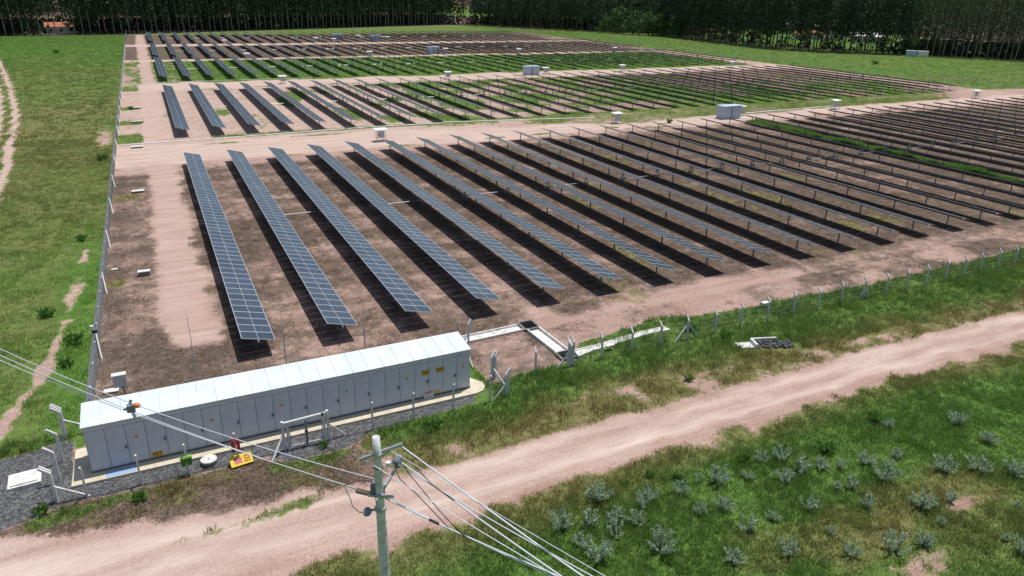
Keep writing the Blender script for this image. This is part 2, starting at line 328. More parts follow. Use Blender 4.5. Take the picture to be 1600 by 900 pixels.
    gi = np.where(b3, 0.92 + 0.5 * (n1 - 0.5) - 0.55 * (1 - ss(8, 18, x)) * ss(.52, .6, n2) , gi); di = np.where(b3, 0.16 + 0.3 * (n2 - 0.5), di)
    gi = np.where(b4, 0.16 + 0.9 * (n1 - 0.45), gi); li = np.where(b4, 1.0 + 0.3 * (n2 - .5), li); di = np.where(b4, 0.15, di)
    gi = np.where(b5, 0.22 + 0.8 * (n1 - 0.5), gi); li = np.where(b5, 0.92, li); di = np.where(b5, 0.3, di)
    for (ya, yb) in ROADY:
        if ya == 107.0: yb = np.interp(x, [0, 40, 60, 80, 120, 200], [121, 121, 117, 113.5, 113.5, 115])
        rd = ss(-1.5, 1.5, y - ya + (n2 - 0.5) * 3 + (n1 - .5) * 7) * ss(-1.5, 1.5, yb - y + (n2 - 0.5) * 3 + (n1 - .5) * 7)
        gi = gi * (1 - 0.9 * rd); li = li * (1 - 0.85 * rd); si = np.maximum(si, rd * 0.7)
    pt = sum(blob(x, y, cx, cy, rx, ry, .8) for cx, cy, rx, ry in ((17, 106.3, 2.4, .7), (34, 107.2, 3, .8), (50, 108.2, 2.6, .8), (59, 108.6, 3, .8), (74, 109.5, 2.2, .7), (86, 110, 1.6, .6), (9, 119, 3.5, .8), (24, 120.5, 5, .7), (-3.5, 113, 1.6, 2.2), (-2, 109, 1.6, .5), (12, 186, 4, .8), (46, 188, 5, .8), (66, 189, 5, .7)))
    gi = np.maximum(gi, pt * (0.35 + 0.7 * n2)); di = np.where(pt > .3, 0.25, di)
    # perimeter track along the left fence, weedy margin beside it
    tr = ss(-0.7, 0.6, (x + 1.6) + (n2 - 0.5) * 1.6) * (1 - ss(-0.6, 0.9, (x - 1.6) + (n2 - 0.5) * 2.0)) * ss(47.5, 50, y + (n1 - .5) * 6)
    gi = gi * (1 - 0.8 * tr); li = li * (1 - 0.9 * tr) ; si = np.maximum(si, tr * 0.35)
    mar = (1 - ss(-2.6, -1.2, x))
    gi = np.where(b1, np.maximum(gi, mar * (blob(x, y, -4.2, 90, 1.8, 1.4) + blob(x, y, -4.6, 62, 0.8, 1.0)) * 0.9), gi)
    gi = np.where(b2, gi * (1 - mar) + mar * (0.25 + 0.5 * (fbm(x * .1, y * .12, 77) - .5) + 0.75 * (blob(x, y, -3.5, 143, 3.5, 2.2) + blob(x, y, -3.5, 127, 3.5, 4.0) + blob(x, y, -4, 160, 2, 2))), gi)
    gi = np.where(b3, gi * (1 - mar) + mar * (0.5 + 1.2 * (n1 - .5) + .5 * (n2 - .5)), gi); gi = np.where(b2, np.maximum(gi, 0.8 * (blob(x, y, 12, 150, 1.6, 5, .8) + blob(x, y, 26, 160, 2.2, 9, .8) + blob(x, y, 34, 140, 2.2, 9, .8) + blob(x, y, 29.5, 170, 2.4, 8, .8) + blob(x, y, 40, 132, 2.5, 5, .8)) * (.5 + n2)), gi)
    east = ss(186, 197, x + (n1 - 0.5) * 6); gi = gi * (1 - 0.75 * east); li = li * (1 - 0.3 * east); si = np.maximum(si, east * 0.2)
    turn = blob(x, y, 203, 113, 22, 12, 0.4); gi = gi * (1 - turn); li = li * (1 - turn)
    g = np.where(inside, gi, g); lit = np.where(inside, li, lit); dry = np.where(inside, di, dry); sand = np.where(inside, si, sand)
    # --- bank south of the panels, kept green up to the drain
    bk = (x > 16.0) & (y >= 34) & (y < 41)
    edge = np.interp(x, [16, 22.6, 24, 31, 36, 50, 70, 90], [35.2, 35.8, 37.6, 38.9, 37.9, 37.2, 37.4, 38]) + (n2 - 0.5) * 0.9
    gb = 1 - ss(-0.35, 0.35, y - edge)
    pk = 1 - gb
    g = np.where(bk, gb * 0.95, g); dry = np.where(bk, 0.12 + 0.25 * (n2 - 0.5), dry); lit = np.where(bk, pk * (0.40 + 0.9 * (n2 - 0.5) + 0.25 * (x < 22) + 0.45 * ss(42, 52, x) * ss(.35, .55, n1)), lit); sand = np.where(bk, 0, sand)
    # --- left pasture
    left = (x <= FX - 0.1) & (y >= 38)
    yl = blob(x, y, -13, 125, 11, 45, 0.7); far = ss(170, 300, y)
    gl = 0.92 + 0.5 * (n1 - 0.5); dl = 0.34 + 0.40 * yl - 0.22 * far + 0.8 * (n3 - 0.5) + 0.55 * (n2 - 0.5)
    ver = (1 - ss(0.6, 2.4, np.abs(x + 6.9) + (n2 - .5) * 1.8)) * (1 - ss(66, 80, y)); dl = dl * (1 - 0.9 * ver)
    gl = gl - 0.55 * blob(x, y, -7.3, 131, 1.3, 8, 0.9) * (0.4 + 1.2 * n2) - 0.28 * blob(x, y, -10, 150, 3, 20, .7) * (n2 > .5)
    rr = np.minimum(pdist(x, y, RUT_R), pdist(x, y, RUT_L)); gl = gl * (0.05 + 0.95 * ss(0.35, 0.85, rr + (n2 - 0.5) * 0.5))
    ft = pdist(x, y, FOOT) + (n2 - 0.5) * 1.3; wv = ss(0.33, 0.55, fbm(x * .2, y * .2, 55)); gl = gl * (1 - (1 - ss(0.15, 0.7, ft)) * (0.15 + 0.6 * np.maximum(wv * 0.8, (y < 56) * 0.85)))
    sl = np.where(rr < 1.0, 0.5, 0.15)
    g = np.where(left, gl, g); dry = np.where(left, dl, dry); sand = np.where(left, sl, sand); lit = np.where(left, 0, lit)
    # --- fields to the east and north
    out = ((x >= EX) & (y >= 40)) | (y >= 404)
    go = 0.95 + 0.4 * (n1 - 0.5); do = 0.28 + 0.9 * (n3 - 0.5) + 0.3 * (n2 - .5)
    turn2 = blob(x, y, 206, 113, 22, 12, 0.4); go = go - 0.9 * turn2
    g = np.where(out & ~left, go, g); dry = np.where(out & ~left, do, dry)
    wood = ss(-2, 3, y - np.interp(x, [-2000, -125, -54, -5, 97, 200, 232, 262, 270, 274], [398, 398, 400, 408, 455, 500, 462, 405, 380, 340])) * (x < 274) * (y > 300)
    wood = np.maximum(wood, (x >= 214) * ss(-2, 3, x - np.interp(y, [140, 196, 214, 228, 262, 320, 372, 404], [346, 319, 305, 900, 900, 900, 900, 900])) * (y < 225) * (y > 60))
    wood = np.maximum(wood, ss(-1, 2, x - np.interp(y, [228, 242, 262, 320, 372], [292, 276, 265, 271, 277])) * (y > 225) * (y < 372) * (1 - ss(9, 14, x - np.interp(y, [228, 242, 262, 320, 372], [292, 276, 265, 271, 277]))))
    wood = np.maximum(wood, ss(440, 450, x) * ((y > 60)))
    g = g * (1 - 0.93 * wood); lit = np.maximum(lit, wood)
    gr = ss(-0.25, 0.25, sdpoly(x, y, GRAVEL) + (n2 - 0.5) * 0.5) * (y < 40)
    g = g * (1 - gr); lit = lit * (1 - gr)
    return [np.clip(a, 0, 1) for a in (g, dry, lit, sand, gr)]

BAS1 = (21.55, 22.55, 40.85, 42.0); BAS2 = (21.75, 22.75, 35.9, 36.75)
def hgt(x, y):
    near = (1 - ss(45, 60, y)) * (1 - ss(100, 140, x)) * ss(-60, -40, x)
    n = fbm(x * 0.3, y * 0.3, 91) - 0.5
    up = np.interp(x, RUP[:, 0], RUP[:, 1]); lo = np.interp(x, RLO[:, 0], RLO[:, 1])
    road = ss(-0.3, 0.9, up - y) * ss(-0.3, 0.9, y - lo)
    flat = (1 - ss(0.2, 1.5, -sdpoly(x, y, GRAVEL))) 
    flat = np.maximum(flat, ((x > -7) & (x < 35) & (y > 33.5) & (y < 43)) * 1.0)
    cen = (up + lo) / 2 + 0.3; rut = np.exp(-((np.abs(y - cen + (fbm(x * 0.12, y * 0.12, 1) - .5) * .8) - 0.85) / 0.35) ** 2); z = near * (n * 0.22 * (1 - 0.75 * road) - (0.10 + 0.07 * rut + 0.06 * (fbm(x * 0.3, y * 2.2, 95) - .5)) * road) * (1 - flat)
    return np.where(y > 43, z * 0.3, z)
def lines(segs):
    o = []
    for a, b, st in segs: o += list(np.arange(a, b - 1e-6, st))
    return o
gx = sorted(set(np.round(lines([(-1600, -200, 100), (-200, -60, 10), (-60, -14, 1.0), (-14, 64, 0.3), (64, 110, 0.8), (110, 420, 2.0), (420, 700, 20), (700, 2600, 100)]) + [2600, 21.55, 22.55, 21.75, 22.75], 3)))
gy = sorted(set(np.round(lines([(-600, 0, 60), (0, 8, 1.0), (8, 52, 0.3), (52, 130, 0.6), (130, 270, 1.2), (270, 560, 2.5), (560, 900, 20), (900, 3600, 150)]) + [3600, 40.85, 42.0, 35.9, 36.75], 3)))
gx = np.array(gx); gy = np.array(gy)
XX, YY = np.meshgrid(gx, gy); xx = XX.ravel(); yy = YY.ravel()
FG = fields(xx, yy); zz = hgt(xx, yy)
V = np.stack([xx, yy, zz], 1); nx_, ny_ = len(gx), len(gy)
ii, jj = np.meshgrid(np.arange(nx_ - 1), np.arange(ny_ - 1)); a = (jj * nx_ + ii).ravel()
Q = np.stack([a, a + 1, a + nx_ + 1, a + nx_], 1); fcx = V[Q].mean(1)
hole = np.zeros(len(Q), bool)
for bb in (BAS1, BAS2): hole |= (fcx[:, 0] > bb[0]) & (fcx[:, 0] < bb[1]) & (fcx[:, 1] > bb[2]) & (fcx[:, 1] < bb[3])
cx_, cy_ = fcx[:, 0], fcx[:, 1]
cls = np.zeros(len(Q), int)
cls[(cy_ < np.interp(cx_, RUP[:, 0], RUP[:, 1])) & (cy_ > np.interp(cx_, RLO[:, 0], RLO[:, 1]))] = 1
for (ya, yb) in ROADY: cls[(cx_ > FX) & (cx_ < EX + 8) & (cy_ > ya) & (cy_ < yb)] = 2
cls[(cx_ > -1.8) & (cx_ < 1.9) & (cy_ > 48) & (cy_ < 404) & (cls == 0)] = 2
cls[(np.minimum(pdist(cx_, cy_, RUT_R), pdist(cx_, cy_, RUT_L)) < 0.7) & (cy_ > 38)] = 3
cls[inpoly(cx_, cy_, GRAVEL) & (cls == 0)] = 4
for c, nm in enumerate(['ground', 'dirt_road', 'service_track', 'farm_track', 'gravel']):
    q = Q[(cls == c) & ~hole]; used, inv = np.unique(q, return_inverse=True)
    me = npmesh(nm, V[used], inv.reshape(-1, 4), M['ground'], dict(grass=FG[0][used], dry=FG[1][used], litter=FG[2][used], sand=FG[3][used], gravel=FG[4][used]), smooth=True)
    tag(link(nm, me), kind='structure')

# ------------------------------------------------------------------ grass
def visible(x, y, margin=0.12):
    d = np.stack([x, y, np.zeros_like(x)], 1) - CAM
    z = d @ CF; u = (d @ CR) / z * 1122.05 / 800; v = (d @ CU) / z * 1122.05 / 450
    return (z > 1) & (np.abs(u) < 1 + margin) & (v > -1 - margin * 1.5) & (v < 1.3)
def tufts(name, x0, x1, y0, y1, dens, blades, hmin, hmax, rad, wd, lush=1.0, keep=None, gmin=0.30):
    n = int((x1 - x0) * (y1 - y0) * dens)
    x = rng.uniform(x0, x1, n); y = rng.uniform(y0, y1, n)
    k = visible(x, y); x = x[k]; y = y[k]
    g, dry, lit, sand, gr = fields(x, y)
    p = ss(gmin, 0.75, g + 0.55 * (fbm(x * 1.1, y * 1.1, 5) - 0.5)); k = rng.random(len(x)) < p
    if keep is not None: k &= keep(x, y)
    x, y, g, dry = x[k], y[k], g[k], dry[k]; n = len(x); z = hgt(x, y)
    clump = fbm(x * 0.45, y * 0.45, 63); tall = (0.35 + 0.65 * g) * (0.55 + 0.9 * ss(0.35, 0.7, clump))
    H = (hmin + (hmax - hmin) * rng.random(n)) * tall
    B = blades; ang = rng.uniform(0, 2 * math.pi, (n, B)); rr = rad * np.sqrt(rng.random((n, B)))
    bx = x[:, None] + np.cos(ang) * rr; by = y[:, None] + np.sin(ang) * rr
    la = ang + rng.normal(0, 0.8, (n, B)); lean = rng.uniform(0.15, 0.95, (n, B)) * H[:, None]
    hh = H[:, None] * rng.uniform(0.6, 1.1, (n, B)); tx = bx + np.cos(la) * lean; ty = by + np.sin(la) * lean
    wa = rng.uniform(0, math.pi, (n, B)); wx = np.cos(wa) * wd / 2; wy = np.sin(wa) * wd / 2
    zb = z[:, None] - 0.02 + 0 * bx
    mx = bx + (tx - bx) * 0.38; my = by + (ty - by) * 0.38; mz = zb + hh * 0.62
    P = np.stack([np.stack([bx - wx, by - wy, zb], -1), np.stack([bx + wx, by + wy, zb], -1), np.stack([mx + wx * .8, my + wy * .8, mz], -1), np.stack([mx - wx * .8, my - wy * .8, mz], -1), np.stack([tx, ty, zb + hh], -1)], 2).reshape(-1, 3)
    nb = n * B; o = np.arange(nb) * 5
    F = np.concatenate([np.stack([o, o + 1, o + 2], 1), np.stack([o, o + 2, o + 3], 1), np.stack([o + 3, o + 2, o + 4], 1)])
    dd = np.clip(dry[:, None] + rng.normal(0, 0.16, (n, B)) + (rng.random((n, B)) < 0.07) * 0.5, 0, 1)[..., None]
    hue = rng.random((n, 1, 1)); br = rng.uniform(0.8, 1.2, (n, B, 1)) * (0.8 + 0.45 * fbm(x * .9, y * .9, 8))[:, None, None]
    cl = np.array([0.068, 0.160, 0.030]) * (1 - hue) + np.array([0.122, 0.220, 0.048]) * hue; cdry = np.array([0.25, 0.225, 0.085])
    c = (cl * lush * 1.42 * (1 - dd) + cdry * 1.1 * dd) * br
    c = np.repeat(c.reshape(-1, 3), 5, 0)
    o_ = link('grass', npmesh('grass', P, F, M['blade'], dict(tint=c))); tag(o_, name, 'grass', kind='stuff'); return o_
offroad = lambda x, y: ~((x > -6.3) & (x < 15.8) & (y > 33.0) & (y < 40)) & ~((x > 33.6) & (x < 37.8) & (np.abs(y - 32.0 + (x - 35.3) * 0.33) < 0.85)) & ~((x > 22.5) & (x < 31.4) & (np.abs(y - 36.75 - (x - 26) * 0.05) < 0.42) & (rng.random(len(x)) < 0.75))
tufts('rough green grass below the dirt road with dry straw among it', -10, 62, 6, 26.3, 46, 10, 0.12, 0.34, 0.16, 0.024)
tufts('tall lush grass on the bank along the front fence', -16, 100, 28.5, 39.8, 26, 9, 0.14, 0.52, 0.17, 0.026, 0.85, offroad)
tufts('yellow green pasture grass left of the fence', -50, -5.8, 38, 130, 11, 9, 0.10, 0.34, 0.26, 0.04, 1.7)
tufts('far pasture grass running up to the wood', -130, -5.8, 130, 404, 1.3, 9, 0.15, 0.42, 0.6, 0.12, 1.45)
tufts('green weeds growing between the panel rows', -5.3, 204, 44, 200, 2.4, 8, 0.10, 0.36, 0.35, 0.06, 1.3)
tufts('bright grass under the third block of panels', -5.3, 204, 200, 403, 1.1, 8, 0.15, 0.5, 0.6, 0.11, 1.75)
tufts('open grass field between the panels and the woods', 200, 420, 60, 520, 0.45, 8, 0.15, 0.5, 0.8, 0.16, 1.75)
tufts('dark green growth filling the strip between two panel rows on the right', 98, 110, 44, 108, 14, 9, 0.25, 0.65, 0.3, 0.07, 1.05, lambda x, y: np.abs(x - (103.6 + (y - 80) * 0.04)) < 2.2, 0.5)
def dead(x0, x1, y0, y1, dens, h, wd):
    n = int((x1 - x0) * (y1 - y0) * dens); x = rng.uniform(x0, x1, n); y = rng.uniform(y0, y1, n); k = visible(x, y); x = x[k]; y = y[k]
    g, dry, lit, sand, gr = fields(x, y); k = (rng.random(len(x)) < ss(0.35, 1.0, lit + 0.9 * (fbm(x * .8, y * .8, 3) - .5))) & (gr < .2); x = x[k]; y = y[k]; n = len(x); B = 6
    a = rng.uniform(0, 6.283, (n, B)); hh = h * rng.uniform(.3, 1.2, (n, B)); bx = x[:, None] + rng.normal(0, .16, (n, B)); by = y[:, None] + rng.normal(0, .16, (n, B)); z0 = hgt(x, y)[:, None] + 0 * bx
    ca, sa = np.cos(a), np.sin(a); L = rng.uniform(.08, .3, (n, B)); w_ = wd / 2
    P = np.stack([np.stack([bx - sa * w_, by + ca * w_, z0], -1), np.stack([bx + sa * w_, by - ca * w_, z0], -1), np.stack([bx + ca * L, by + sa * L, z0 + hh], -1)], 2).reshape(-1, 3)
    F = np.arange(n * B * 3).reshape(-1, 3); q = rng.random((n * B, 1)); c = np.array([0.11, 0.078, 0.052]) * (1 - q) + np.array([0.26, 0.20, 0.13]) * q
    tag(link('dead_weeds', npmesh('dead_weeds', P, F, M['blade'], dict(tint=np.repeat(c, 3, 0)))), 'dry brown dead weeds strewn over the bare soil between the panel rows', 'dead weeds', kind='stuff')
dead(-5.4, 110, 38, 107, 7, 0.14, 0.035)
dead(-14, 12, 28.5, 33.5, 40, 0.12, 0.025)
# loose stones lying in the gravel
n = 5200; x = rng.uniform(-15, 14.5, n); y = rng.uniform(32, 38.9, n); k = inpoly(x, y, GRAVEL) & visible(x, y); x = x[k]; y = y[k]; n = len(x)
base = np.array([(1, 0, 0), (0, 1, 0), (-1, 0, 0), (0, -1, 0), (0, 0, 1), (0, 0, -0.3)], float); fc = np.array([(0, 1, 4), (1, 2, 4), (2, 3, 4), (3, 0, 4)])
sz = rng.uniform(0.02, 0.055, (n, 1, 1)) * rng.uniform(0.6, 1.3, (n, 6, 3)); P = base[None] * sz + np.stack([x, y, np.zeros(n)], 1)[:, None, :]
F = (fc[None] + (np.arange(n) * 6)[:, None, None]).reshape(-1, 3)
c = np.repeat(np.repeat(rng.uniform(0.04, 0.17, (n, 1)), 3, 1) * np.array([0.97, 0.98, 1.06]), 6, 0)
M['pebble'] = leaf_mat('pebbles', 0.9, 0.0)
tag(link('gravel_stones', npmesh('gravel_stones', P.reshape(-1, 3), F, M['pebble'], dict(tint=c))), 'loose dark grey stones over the gravel beside the white control building', 'gravel', kind='stuff')

# ------------------------------------------------------------------ solar trackers
Rt = Matrix.Rotation(TILT, 3, 'Y')         # right edge low, left edge high
def add_module(mb, y0):
    P = lambda u, y, z: tuple(Rt @ Vector((u, 0, z)) + Vector((0, y, HUB)))
    W_ = HALF; y1 = y0 + PITCH - 0.022; zt, zb = 0.10, 0.062; fr = 0.032
    def quad(u0, u1, a, b, z, m, flip=False):
        v = [P(u0, a, z), P(u1, a, z), P(u1, b, z), P(u0, b, z)]; mb.add(v, [(3, 2, 1, 0) if flip else (0, 1, 2, 3)], m)
    quad(-W_, W_, y0, y0 + fr, zt, 0); quad(-W_, W_, y1 - fr, y1, zt, 0)
    quad(-W_, -W_ + fr, y0 + fr, y1 - fr, zt, 0); quad(W_ - fr, W_, y0 + fr, y1 - fr, zt, 0); quad(-0.011, 0.011, y0 + fr, y1 - fr, zt, 0)
    quad(-W_ + fr, -0.011, y0 + fr, y1 - fr, zt, 1); quad(0.011, W_ - fr, y0 + fr, y1 - fr, zt, 1)
    quad(-W_, W_, y0, y1, zb, 2, True)
    for (u0, a, u1, b) in ((-W_, y0, W_, y0), (W_, y0, W_, y1), (W_, y1, -W_, y1), (-W_, y1, -W_, y0)):
        mb.add([P(u0, a, zb), P(u1, b, zb), P(u1, b, zt), P(u0, a, zt)], [(0, 1, 2, 3)], 0)
PM = [M['frame'], M['cell'], M['backsheet']]
mb = MB(); add_module(mb, 0); MODULE = mb.mesh('solar_module', PM)
mb = MB(); mb.bar((0, 0, -0.1), (0, 0, HUB - 0.09), 0.11, 0.09); mb.box(-0.11, 0.11, -0.05, 0.05, HUB - 0.10, HUB - 0.03); POST = mb.mesh('support_post', M['darkgalv'])
def drive_mesh():
    mb = MB()
    for s in (-1, 1): mb.bar((0, s * 0.55, 0.0), (0, s * 0.12, HUB - 0.1), 0.09, 0.09)
    mb.box(-0.13, 0.13, -0.3, 0.3, HUB - 0.16, HUB - 0.02); mb.bar((-0.35, 0, 0.42), (0.0, 0.0, HUB - 0.1), 0.07, 0.07); mb.box(-0.45, 0.2, -0.1, 0.1, 0.34, 0.5)
    return mb.mesh('drive_stand', M['galv'])
DRIVE = drive_mesh()
def make_row(nmod, split, y0):
    L = nmod * PITCH; root = empty('solar_tracker')
    gap = nmod // 2
    if split:
        for k in range(nmod): link('solar_module', MODULE, root, (0, k * PITCH, 0))
    else:
        mb = MB()
        for k in range(nmod): add_module(mb, k * PITCH)
        link('solar_panels', mb.mesh('solar_panels', PM), root)
    mb = MB(); mb.tube((0, -0.22, HUB - 0.01), (0, L + 0.2, HUB - 0.01), 0.055, n=8); mb.build('torque_tube', M['galv'], root)
    npst = 10; pos = [1.57 + k * (L - 3.14) / (npst - 1) for k in range(npst)]
    for p in pos: link('support_post', POST, root, (0, p, 0))
    link('drive_stand', DRIVE, root, (0, L / 2, 0))
    return root
BN = ['the nearest block', 'the second nearest block', 'the grassy third block', 'the dark fourth block', 'the farthest block']
for bi, (y0, nm) in enumerate(BLOCKS):
    proto = {}
    nr = NROW if bi < 4 else 35
    for i in range(nr):
        sp = bi == 0 and i < 8
        if sp not in proto: o = proto[sp] = make_row(nm, sp, y0)
        else: o = copy_tree(proto[sp])
        o.location = (X0 + S * i, y0 - 0.03 * i * (bi == 0) + random.uniform(-0.08, 0.08), random.uniform(-0.03, 0.03)); o.rotation_euler = (random.uniform(-.0006, .0006), random.uniform(-.012, .012), 0)
        tag(o, 'tilted solar panel row, %s from the left in %s' % (ordn(i + 1), BN[bi]), 'solar panels', 'rows of tilted solar panels')
    Lb = nm * PITCH; rod = MB(); rod.tube((0, 0, 0), (S, 0, 0), 0.05, n=6); rm = rod.mesh('drive_rod', M['galv'])
    for i in range(1, nr - 1, 2):
        o = link('drive_rod', rm, None, (X0 + S * i, y0 + Lb / 2, 0.42))
        tag(o, 'thin steel drive rod linking %s and %s panel rows in %s' % (ordn(i + 1), ordn(i + 2), BN[bi]), 'drive rod', 'drive rods between the panel rows')

# ------------------------------------------------------------------ control building
BX0, BX1, BY0, BY1 = -5.34, 14.76, 35.05, 36.95; ZP = 0.12; HF, HB = 2.70, 2.92
pad = MB()
outl = [(-6.2, 34.3), (14.9, 34.3), (15.35, 34.45), (15.65, 34.8), (15.75, 35.3), (15.2, 36.2), (15.0, 37.6), (-6.2, 37.6)]
pad.add([(x, y, -0.05) for x, y in outl] + [(x, y, ZP) for x, y in outl], [tuple(range(8, 16))] + [(k, (k + 1) % 8, 8 + (k + 1) % 8, 8 + k) for k in range(8)])
tag(pad.build('concrete_pad', M['pad']), kind='structure')
bld = tag(empty('control_building', (BX0, BY0, 0)), 'long low grey metal-clad electrical building with white roof and many doors', 'building')
LB = BX1 - BX0; D = BY1 - BY0
wl = MB(); P = [(0, 0, ZP), (LB, 0, ZP), (LB, D, ZP), (0, D, ZP), (0, 0, HF), (LB, 0, HF), (LB, D, HB), (0, D, HB)]
wl.add(P, [(0, 1, 5, 4), (1, 2, 6, 5), (2, 3, 7, 6), (3, 0, 4, 7)]); wl.box(-0.02, LB + 0.02, -0.02, D + 0.02, ZP, ZP + 0.10, 1); wl.build('wall', [M['wall'], M['seam']], bld)
ND = 23; DW = LB / ND
rf = MB(); sl = (HB - HF) / D
def rz(y): return HF + 0.02 + sl * y
NR = 23; RW = (LB + 0.12) / NR
for k in range(NR):
    xa = -0.06 + k * RW; xb = xa + RW - 0.003; dz = 0.0
    rf.add([(xa, -0.09, rz(-0.09)), (xb, -0.09, rz(-0.09)), (xb, D + 0.09, rz(D + .09)), (xa, D + 0.09, rz(D + .09)), (xa, -0.09, rz(-.09) + .06), (xb, -0.09, rz(-.09) + .06), (xb, D + 0.09, rz(D + .09) + .06), (xa, D + 0.09, rz(D + .09) + .06)],
           [(3, 2, 1, 0), (4, 5, 6, 7), (0, 1, 5, 4), (1, 2, 6, 5), (2, 3, 7, 6), (3, 0, 4, 7)], 0)
    if k: rf.add([(xa - 0.03, -0.09, rz(-.09) + .062), (xa + 0.018, -0.09, rz(-.09) + .062), (xa + 0.018, D + .09, rz(D + .09) + .062), (xa - 0.03, D + .09, rz(D + .09) + .062), (xa - 0.006, -0.09, rz(-.09) + .085), (xa - 0.006, D + .09, rz(D + .09) + .085)], [(0, 4, 5, 3), (4, 1, 2, 5), (0, 1, 4), (3, 5, 2)], 0)
rf.build('roof', [M['roof']], bld)
dm = MB(); dm.box(0.012, DW - 0.012, -0.028, -0.004, ZP + 0.13, 2.42); DOOR = dm.mesh('door', M['wall'])
hm = MB(); hm.box(DW - 0.13, DW - 0.05, -0.075, -0.03, 1.12, 1.30); HANDLE = hm.mesh('handle', M['seam'])
sm = MB(); sm.box(-0.011, 0.011, -0.012, -0.002, ZP + 0.1, 2.46); SEAM = sm.mesh('seam', M['seam'])
wm = MB(); wm.box(0.36, 0.50, -0.036, -0.030, 1.62, 1.74); WPL = wm.mesh('warning_plate', M['yellow'])
wb = MB(); wb.add([(0.385, -0.038, 1.64), (0.475, -0.038, 1.64), (0.43, -0.038, 1.725)], [(0, 1, 2)]); WTRI = wb.mesh('hazard_triangle', M['black'])
for k in range(ND):
    d = link('door', DOOR, bld, (k * DW, 0, 0)); link('seam', SEAM, bld, (k * DW if k else 0.012, 0, 0))
    if k % 2 == 1:
        link('handle', HANDLE, d)
    if k % 4 == 2:
        p = link('warning_plate', WPL, bld, (k * DW, 0, 0)); link('hazard_triangle', WTRI, p)
ea = MB(); ea.box(0, LB, -0.03, -0.002, 2.46, 2.66); ea.build('eaves_trim', M['wall'], bld)
def text_mesh(s, size):
    cu = bpy.data.curves.new('txt', 'FONT'); cu.body = s; cu.size = size; cu.align_x = 'CENTER'; cu.align_y = 'CENTER'; cu.extrude = 0.002; cu.offset = 0.006
    o = bpy.data.objects.new('txt', cu); COL.objects.link(o); dg = bpy.context.evaluated_depsgraph_get(); me = bpy.data.meshes.new_from_object(o.evaluated_get(dg))
    bpy.data.objects.remove(o); return me
LET = text_mesh('FXY', 0.24); LET.materials.clear(); LET.materials.append(M['black']); LET.name = 'lettering'
def facing_sign(name, x, z, w_, h_, m, parent, letters=True, label=None):
    b_ = MB(); b_.box(-w_ / 2, w_ / 2, -0.012, 0.0, -h_ / 2, h_ / 2); s_ = b_.build(name, m, parent, (x, -0.032, z))
    if label: s_['label'] = label
    if letters:
        l_ = link('lettering', LET, s_, (0, -0.016, 0)); l_.rotation_euler = (R(90), 0, 0)
        b2 = MB()
        for (a0, a1, c0, c1) in ((-w_ / 2 + .02, w_ / 2 - .02, h_ / 2 - .035, h_ / 2 - .02), (-w_ / 2 + .02, w_ / 2 - .02, -h_ / 2 + .02, -h_ / 2 + .035)): b2.box(a0, a1, -0.0145, -0.0121, c0, c1)
        b2.build('border', M['black'], s_)
    return s_
facing_sign('warning_sign', 2.95, 0.40, 0.52, 0.30, M['yellow'], bld, True, 'yellow sign low on the left end of the wall')
facing_sign('warning_sign', 17 + 0.30, 1.80, 0.46, 0.30, M['yellow'], bld, True, 'left one of the two yellow signs on the right doors')
facing_sign('warning_sign', 18.2, 1.80, 0.46, 0.30, M['yellow'], bld, True, 'right one of the two yellow signs on the right doors')
facing_sign('warning_plate', 18.0, 0.37, 0.36, 0.18, M['yellow'], bld, False)
# blue mat
mb = MB(); mb.box(0, 1.35, 0, 0.62, 0, 0.006); tag(mb.build('floor_mat', M['bluemat'], None, (-4.75, 34.36, ZP + 0.001)), 'pale blue floor mat on the pad before the leftmost door', 'mat')
# red and white notice leaning on the wall
mb = MB(); mb.box(-0.29, 0.29, -0.01, 0.01, 0, 0.42); t_ = mb.build('notice_board', M['white'], None, (12.1, 34.93, ZP)); t_.rotation_euler = (R(-12), 0, 0)
tag(t_, 'small white notice with red heading leaning on the building wall', 'sign'); mb = MB(); mb.box(-0.27, 0.27, -0.014, -0.011, 0.27, 0.40); mb.build('red_heading', M['pink'], t_)
mb = MB()
for r_ in range(3): mb.box(-0.22, 0.2 - 0.07 * r_, -0.014, -0.011, 0.06 + r_ * 0.07, 0.085 + r_ * 0.07)
mb.build('text_lines', M['porcelain'], t_)

